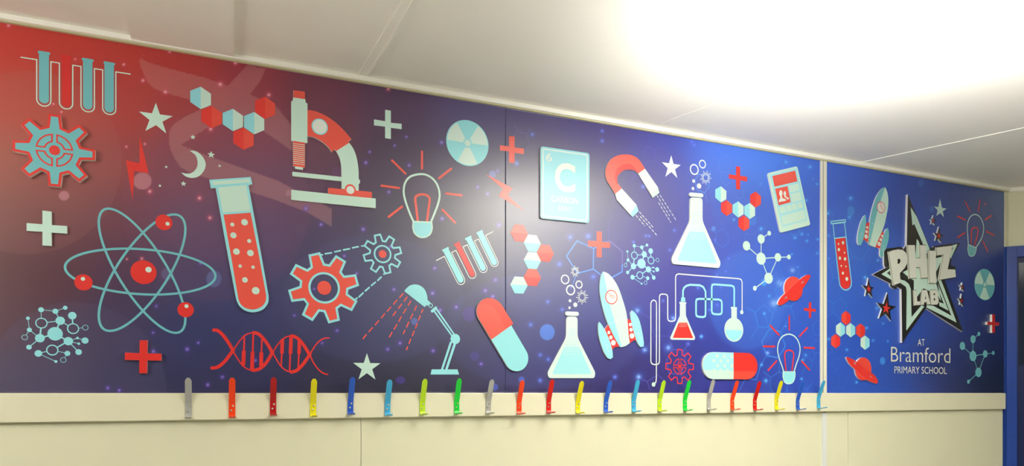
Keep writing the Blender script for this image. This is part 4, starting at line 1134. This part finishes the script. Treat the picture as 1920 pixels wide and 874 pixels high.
# phone
t = .006; P = Pen('X', t)
T = cut('phone_cutout', 'raised mint smartphone cut-out with red header and people icon', 'phone', t, [[round_poly(P.loop([(288,120),(558,56),(678,592),(404,664)]), .012)]], 'mint')
T.part('screen', P.poly([(305,135),(553,77),(650,548),(423,610)]), 'paleblue', 1)
T.part('header_block', P.poly([(330,147),(538,97),(558,195),(350,244)]), 'coral', 2)
ph2 = T.part('photo_block', P.poly([(355,263),(468,238),(498,385),(387,415)]), 'coral', 2)
cells = [[(478,235),(566,213),(580,276),(492,298)], [(494,310),(583,289),(598,365),(508,387)], [(390,432),(443,419),(456,475),(403,490)], [(450,417),(495,406),(509,462),(463,475)], [(503,404),(548,393),(561,447),(515,460)],
  [(557,390),(596,380),(608,434),(568,446)], [(410,510),(618,455),(638,540),(426,596)]]
for c_ in cells: T.part('screen_tile', P.poly(c_), 'mint', 2)
T.part('home_button', P.stroke([(527,608),(553,601)], 11), 'cream', 1)
P2 = P
el = lambda x, y, rx, ry: [[P2.loop([(x+rx*math.cos(a), y+ry*math.sin(a)) for a in [2*math.pi*i/20 for i in range(20)]])]]
T.part('people_icon', el(407,304,15,28) + P.poly([(387,385),(391,362),(402,352),(402,325),(417,325),(421,347),(450,357),(455,372)]) + el(443,306,12,22) + P.poly([(438,318),(452,318),(456,336),(478,345),(482,357),(462,361),(454,345),(440,340)]), 'white', 3)

# star sign with the lettering of the lab
t = .011; P = Pen('DD', t); E_ = Pen('EE', t)
star = P.loop([(298,42),(416,333),(584,306),(487,478),(599,793),(398,664),(267,853),(263,560),(107,480),(204,430),(292,318)])
T = cut('star_sign', 'big raised black and mint five-pointed star carrying the PHIZ LAB letters', 'sign', t, [[star]], 'black')
T.part('letter_backing', [[round_poly(P.loop([(170,352),(182,338),(258,328),(292,345),(296,520),(228,560),(206,545),(196,470),(172,430)]), .006)]], 'black', t=t-.003, depth=t-.003)
T.part('letter_backing', [[round_poly(P.loop([(440,325),(540,310),(548,330),(535,430),(562,436),(563,487),(548,500),(480,512),(455,470)]), .006)]], 'black', t=t-.003, depth=t-.003)
mint = [E_.poly([(68,405),(160,345),(163,362),(125,395),(185,440),(190,475)]),
  P.poly([(232,525),(262,530),(287,548),(291,570),(289,787),(387,655),(372,648),(318,712),(314,560),(303,532),(282,515),(250,505)]),
  E_.poly([(430,45),(445,60),(475,130),(545,260),(702,225),(625,390),(632,430),(680,680),(640,615),(500,550),(432,640),(400,600),(400,470),(365,450),(285,385),(350,355),(410,330)]),
  P.poly([(460,505),(474,500),(498,560),(564,743),(398,660),(402,648),(438,652),(535,706),(480,560)]), P.poly([(448,522),(458,520),(520,678),(470,652),(468,630),(494,640)]),
  P.poly([(313,112),(346,165),(416,340),(416,372),(400,362),(333,205),(322,212)]), P.poly([(440,346),(568,314),(532,395),(526,372),(545,332),(445,356)])]
for m_ in mint: T.part('mint_band', m_, 'hext2' if False else 'mint', 1)
LET = {'P': ([(147,178),(200,158),(245,150),(290,160),(322,188),(338,235),(334,290),(308,342),(258,395),(268,492),(197,517)], [[(235,250),(252,246),(264,256),(267,275),(255,298),(235,300)]]),
 'H': ([(342,108),(412,108),(420,242),(468,242),(462,108),(527,108),(547,440),(478,446),(466,335),(427,335),(430,443),(360,447)], []),
 'I': ([(560,163),(627,168),(630,497),(563,492)], []),
 'Z': ([(635,133),(797,113),(748,355),(825,358),(832,435),(663,463),(708,205),(640,212)], []),
 'L': ([(400,572),(428,570),(436,685),(468,684),(468,720),(405,725)], []),
 'A': ([(487,568),(535,568),(574,712),(542,718),(534,690),(510,692),(505,718),(472,721)], [[(522,622),(530,660),(514,660)]]),
 'B': ([(570,568),(625,568),(645,578),(653,602),(648,635),(657,665),(655,695),(640,716),(580,718)], [[(604,600),(617,600),(621,610),(617,620),(604,622)], [(604,652),(618,652),(622,663),(618,675),(604,676)]])}
for ch, (o_, hs) in LET.items():
    tt = .019 if ch in 'PHIZ' else .014
    if ch == 'I': tt = .021
    Pl = Pen('EE', tt)
    ol = Pl.loop(o_); ol = offs(ol, .0022 if area(ol) < 0 else -.0022, True)
    T.part('letter_outline', [[ol]], 'black', t=tt-.0012, depth=.006, side='cream')
    T.part('raised_letter', Pl.poly(o_, *hs), 'letter', t=tt, depth=.007, side='cream', label='light grey raised letter ' + ch)

# small black stars with red centres
def small_star(label, tips, t, z='DD'):
    P = Pen(z, t); L = star_tips(P.loop(tips))
    T = cut('star_cutout', label, 'star', t, [[L]], 'black', group='small black stars with red centres around the star sign', side='white')
    T.part('red_star_centre', [[scale_loop(L, .43)]], 'red', 1)
small_star('small black star with red centre just left of the sign\'s left tip, below the rocket', [(83,497),(113,550),(105,607),(66,598),(50,538)], .0078)
small_star('largest small black star with red centre, at the sign\'s lower left', [(187,578),(235,655),(207,735),(140,720),(130,634)], .0078)
small_star('tiny black and red star close to the small mint star at the sign\'s top right', [(438,156),(455,180),(446,210),(426,205),(421,178)], .0078)
small_star('black and red star between the sign\'s top arm and right arm', [(469,218),(497,266),(481,308),(448,296),(441,252)], .0078)
small_star('upper of two tiny dark stars right of the letters, left of the teal disc', [(596,523),(609,546),(603,572),(587,567),(581,537)], .0078)
small_star('lower of two tiny dark stars right of the letters, left of the teal disc', [(592,585),(609,616),(601,655),(583,645),(573,610)], .0078)

# printed name below the sign
T = Thing('printed_lettering', 'pale lettering reading AT Bramford PRIMARY SCHOOL under the star sign', panel=PR, base=U(1722, 700)); T.empty()
P = Pen('FF')
lettering('lettering_line', 'AT', ((702,142),(820,140),(818,248),(702,250)), P, 'cream', .0007, T.base, T.root, -0.004)
lettering('lettering_line', 'Bramford', ((265,262),(1240,292),(1237,532),(265,510)), P, 'cream', .0007, T.base, T.root, -0.008)
lettering('lettering_line', 'PRIMARY SCHOOL', ((322,585),(1180,602),(1180,712),(322,700)), P, 'cream', .0007, T.base, T.root, -0.004)

# ------------------------------------------------------------------ coat hooks
HK = {'grey': (168,168,162), 'orange': (240,66,14), 'dark red': (176,14,16), 'yellow': (226,216,14), 'blue': (38,92,196), 'light blue': (62,168,214), 'lime': (182,220,30), 'green': (22,204,58), 'red': (206,22,14)}
def hook_mesh(colour):
    """bent steel strap: rounded arm leaning out, flat plate, lip at the bottom turned out"""
    w, th = .0100, .0022
    prof = [(.0015, .130, 0)]
    C_ = [(.0300,.131),(.0270,.122),(.0045,.058),(.0020,.050),(.0012,.044),(.0012,.015),(.0018,.0105),(.0038,.0060),(.0072,.0030),(.0115,.0018),(.0200,.0024),(.0380,.0060),(.0420,.0082)]
    # centre line (out, height)
    n = len(C_); V = []; Fc = []
    nr = []
    for i in range(n):
        a = C_[max(0, i-1)]; b = C_[min(n-1, i+1)]; dx, dz = b[0]-a[0], b[1]-a[1]; l = math.hypot(dx, dz); nr.append((-dz/l, dx/l))
    def wid(i):
        if i == 0: return w*.45
        if i == 1: return w
        if i == n-1: return w*.6
        return w
    for i in range(n):
        o, z = C_[i]; nx_, nz_ = nr[i]; ww = wid(i)
        for sx in (-1, 1):
            for sd in (-1, 1):
                V.append((sx*ww, -(o+nx_*sd*th/2), z+nz_*sd*th/2))
    for i in range(n-1):
        a = i*4; b = a+4
        Fc += [(a, a+1, b+1, b), (a+2, b+2, b+3, a+3), (a, b, b+2, a+2), (a+1, a+3, b+3, b+1)]
    Fc += [(0, 2, 3, 1), (4*(n-1), 4*(n-1)+1, 4*(n-1)+3, 4*(n-1)+2)]
    me = bpy.data.meshes.new('coat_hook'); me.from_pydata(V, [], Fc)
    import bmesh
    bm = bmesh.new(); bm.from_mesh(me); bmesh.ops.recalc_face_normals(bm, faces=bm.faces); bm.to_mesh(me); bm.free()
    me.materials.append(mat('hook_' + colour.replace(' ', '_'), HK[colour], .30, .5)); me.update()
    return me
def screw_mesh():
    import bmesh
    bm = bmesh.new()
    bmesh.ops.create_uvsphere(bm, u_segments=14, v_segments=8, radius=.0034)
    bmesh.ops.scale(bm, vec=(1, .45, 1), verts=bm.verts)
    # cross slot pressed in the head
    for v in bm.verts:
        if v.co.y < -.0008 and (abs(v.co.x) < .0006 or abs(v.co.z) < .0006): v.co.y += .0004
    me = bpy.data.meshes.new('screw'); bm.to_mesh(me); bm.free()
    me.materials.append(mat('screw_steel', (176, 170, 150), .3, .5, .9)); return me
SM = screw_mesh(); HM = {}
hooks = [(353.5,787,'grey',0,'first hook from the left, below the raised red plus'), (435,786,'orange',0,'below the left end of the DNA strand'), (512,782,'dark red',0,'below the middle of the DNA strand'),
 (587,784,'yellow',0,'below the right end of the DNA strand'), (657,780,'blue',.03,'just left of the printed pale star'), (726.5,782,'light blue',.02,'between the pale star and the desk lamp foot'),
 (792,780,'lime',.02,'left of the desk lamp foot'), (856.5,778.5,'green',0,'right of the desk lamp foot'), (915.5,778,'grey',.05,'left of the thin board seam, under the slanting capsule'),
 (973.5,779,'orange',0,'right of the thin board seam, left of the small flask'), (1029,777,'red',0,'under the left foot of the small flask'), (1083.5,777.5,'yellow',.03,'under the right foot of the small flask'),
 (1136,776,'blue',.04,'under the tail of the left-leaning rocket'), (1188.5,774.5,'light blue',0,'left of the lower end of the white pipe'), (1237,773.5,'lime',0,'between the white pipe end and the red outlined gear'),
 (1284.5,772.5,'green',0,'under the right side of the red outlined gear'), (1329,771,'grey',0,'under the pale end of the level capsule'), (1373,771,'orange',.02,'under the red end of the level capsule'),
 (1415.5,771.5,'red',0,'just right of the level capsule'), (1456,770.5,'yellow',0,'touching the printed bulb cap'), (1496,770.5,'blue',0,'right of the printed bulb, left of the joint strip'),
 (1535,768,'light blue',0,'last hook on the right, in front of the joint strip')]
lens = {0:1.0}
random.seed(4)
for i, (x, yb, colr, roll, where) in enumerate(hooks):
    if colr not in HM: HM[colr] = hook_mesh(colr)
    o = bpy.data.objects.new('coat_hook', HM[colr]); C.objects.link(o)
    s, h = U(x, yb - 1.5, RT+.002)
    o.matrix_world = WALLM @ Matrix.Translation((s, -RT-.0001, h)) @ Matrix.Rotation(roll*.6, 4, 'Y') @ Matrix.Diagonal((1, 1, (1.0, 1.01, .99)[i % 3], 1))
    nm = {'lime': 'lime green', 'green': 'bright green'}.get(colr, colr)
    o['label'] = '%s metal coat hook %s' % (nm, where); o['category'] = 'coat hook'; o['group'] = 'coloured coat hooks along the rail'
    for dx, z in ((.0025, .040), (-.0025, .0255)):
        sc = bpy.data.objects.new('screw', SM); C.objects.link(sc); sc.parent = o; sc.location = (dx, -.0032, z); sc['label'] = 'small steel screw head'

# scribble marks on the rail beside the light blue hook
P = Pen('px', RT)
sh = []
for L in ([(731,761),(734,766),(737,767)],[(738,768),(743,767),(745,773)],[(739,771),(744,772)],[(713,763),(714.5,763)]): sh += P.stroke(L, .8)
me = mesh_from_shapes('pencil_mark', sh, RT+.0003, 0, mat('pencil_grey', (90, 88, 80), .6), None, (0, 0))
pm = bpy.data.objects.new('pencil_mark', me); C.objects.link(pm); pm.parent = rail
pm.matrix_world = WALLM; bpy.context.view_layer.update()
pm.matrix_parent_inverse = rail.matrix_world.inverted()

# ------------------------------------------------------------------ light
def spot(name, loc, target, power, size, blend, radius, col=(1, 1, 1)):
    l = bpy.data.lights.new(name, 'SPOT'); l.energy = power; l.spot_size = size; l.spot_blend = blend; l.shadow_soft_size = radius; l.color = col
    o = bpy.data.objects.new(name, l); C.objects.link(o); o.location = loc
    o.rotation_euler = (Vector(target)-Vector(loc)).to_track_quat('-Z', 'Y').to_euler(); return o
def arealight(name, loc, target, power, sx, sy, col=(1, 1, 1)):
    l = bpy.data.lights.new(name, 'AREA'); l.energy = power; l.shape = 'RECTANGLE'; l.size = sx; l.size_y = sy; l.color = col
    o = bpy.data.objects.new(name, l); C.objects.link(o); o.location = loc
    o.rotation_euler = (Vector(target)-Vector(loc)).to_track_quat('-Z', 'Y').to_euler(); return o
# first spot: the photographer's flashgun, bounced off the ceiling to the right of the camera
spot('flash_and_fill', (1.29, 1.52, HC-.42), (1.31, 1.58, HC), 188, math.radians(155), 1.0, .06, (1.0, .995, .985))
spot('flash_and_fill', (2.25, 0.55, HC-.80), (2.30, 0.62, HC), 340, math.radians(155), 1.0, .08, (1.0, .995, .985))  # added unseen spot, widens the bright ceiling area towards the right
spot('flash_and_fill', (.1, .9, HC-1.1), (.05, 1.0, HC), 15, math.radians(150), 1.0, .2, (1.0, .99, .95))  # added faint up-light, lifts the ceiling left of the middle
# added fill lamp out of view at the left, brightens wall and ceiling there
def fill_point(loc, power, col):
    l = bpy.data.lights.new('fill_lamp', 'POINT'); l.energy = power; l.shadow_soft_size = .3; l.color = col
    o = bpy.data.objects.new('fill_lamp', l); C.objects.link(o); o.location = loc
fill_point((-1.9, .3, HC-.5), 45, (1.0, .97, .92))

w = bpy.data.worlds.new('world'); bpy.context.scene.world = w; w.use_nodes = True
w.node_tree.nodes['Background'].inputs[0].default_value = (.9, .95, 1, 1); w.node_tree.nodes['Background'].inputs[1].default_value = .05

# ------------------------------------------------------------------ camera and view
cam = bpy.data.cameras.new('camera'); co = bpy.data.objects.new('camera', cam); C.objects.link(co)
co.location = (0, 0, EYE); co.rotation_euler = (math.pi/2, 0, 0)
cam.sensor_fit = 'HORIZONTAL'; cam.sensor_width = 36; cam.lens = F/1920*36
cam.shift_x = (960-CX)/1920; cam.shift_y = (HY-437)/1920
cam.clip_start = .02
sc = bpy.context.scene; sc.camera = co
sc.view_settings.view_transform = 'Standard'; sc.view_settings.look = 'None'; sc.view_settings.gamma = 1; sc.view_settings.use_curve_mapping = False
sc.view_settings.exposure = 0.50
sc.cycles.use_denoising = True
sc.cycles.max_bounces = 8; sc.cycles.diffuse_bounces = 6

# turn the whole place so that the mural wall runs along the X axis
bpy.context.view_layer.update()
TURN = Matrix.Rotation(-ANG, 4, 'Z')
for o in list(C.objects):
    if o.parent is None: o.matrix_world = TURN @ o.matrix_world
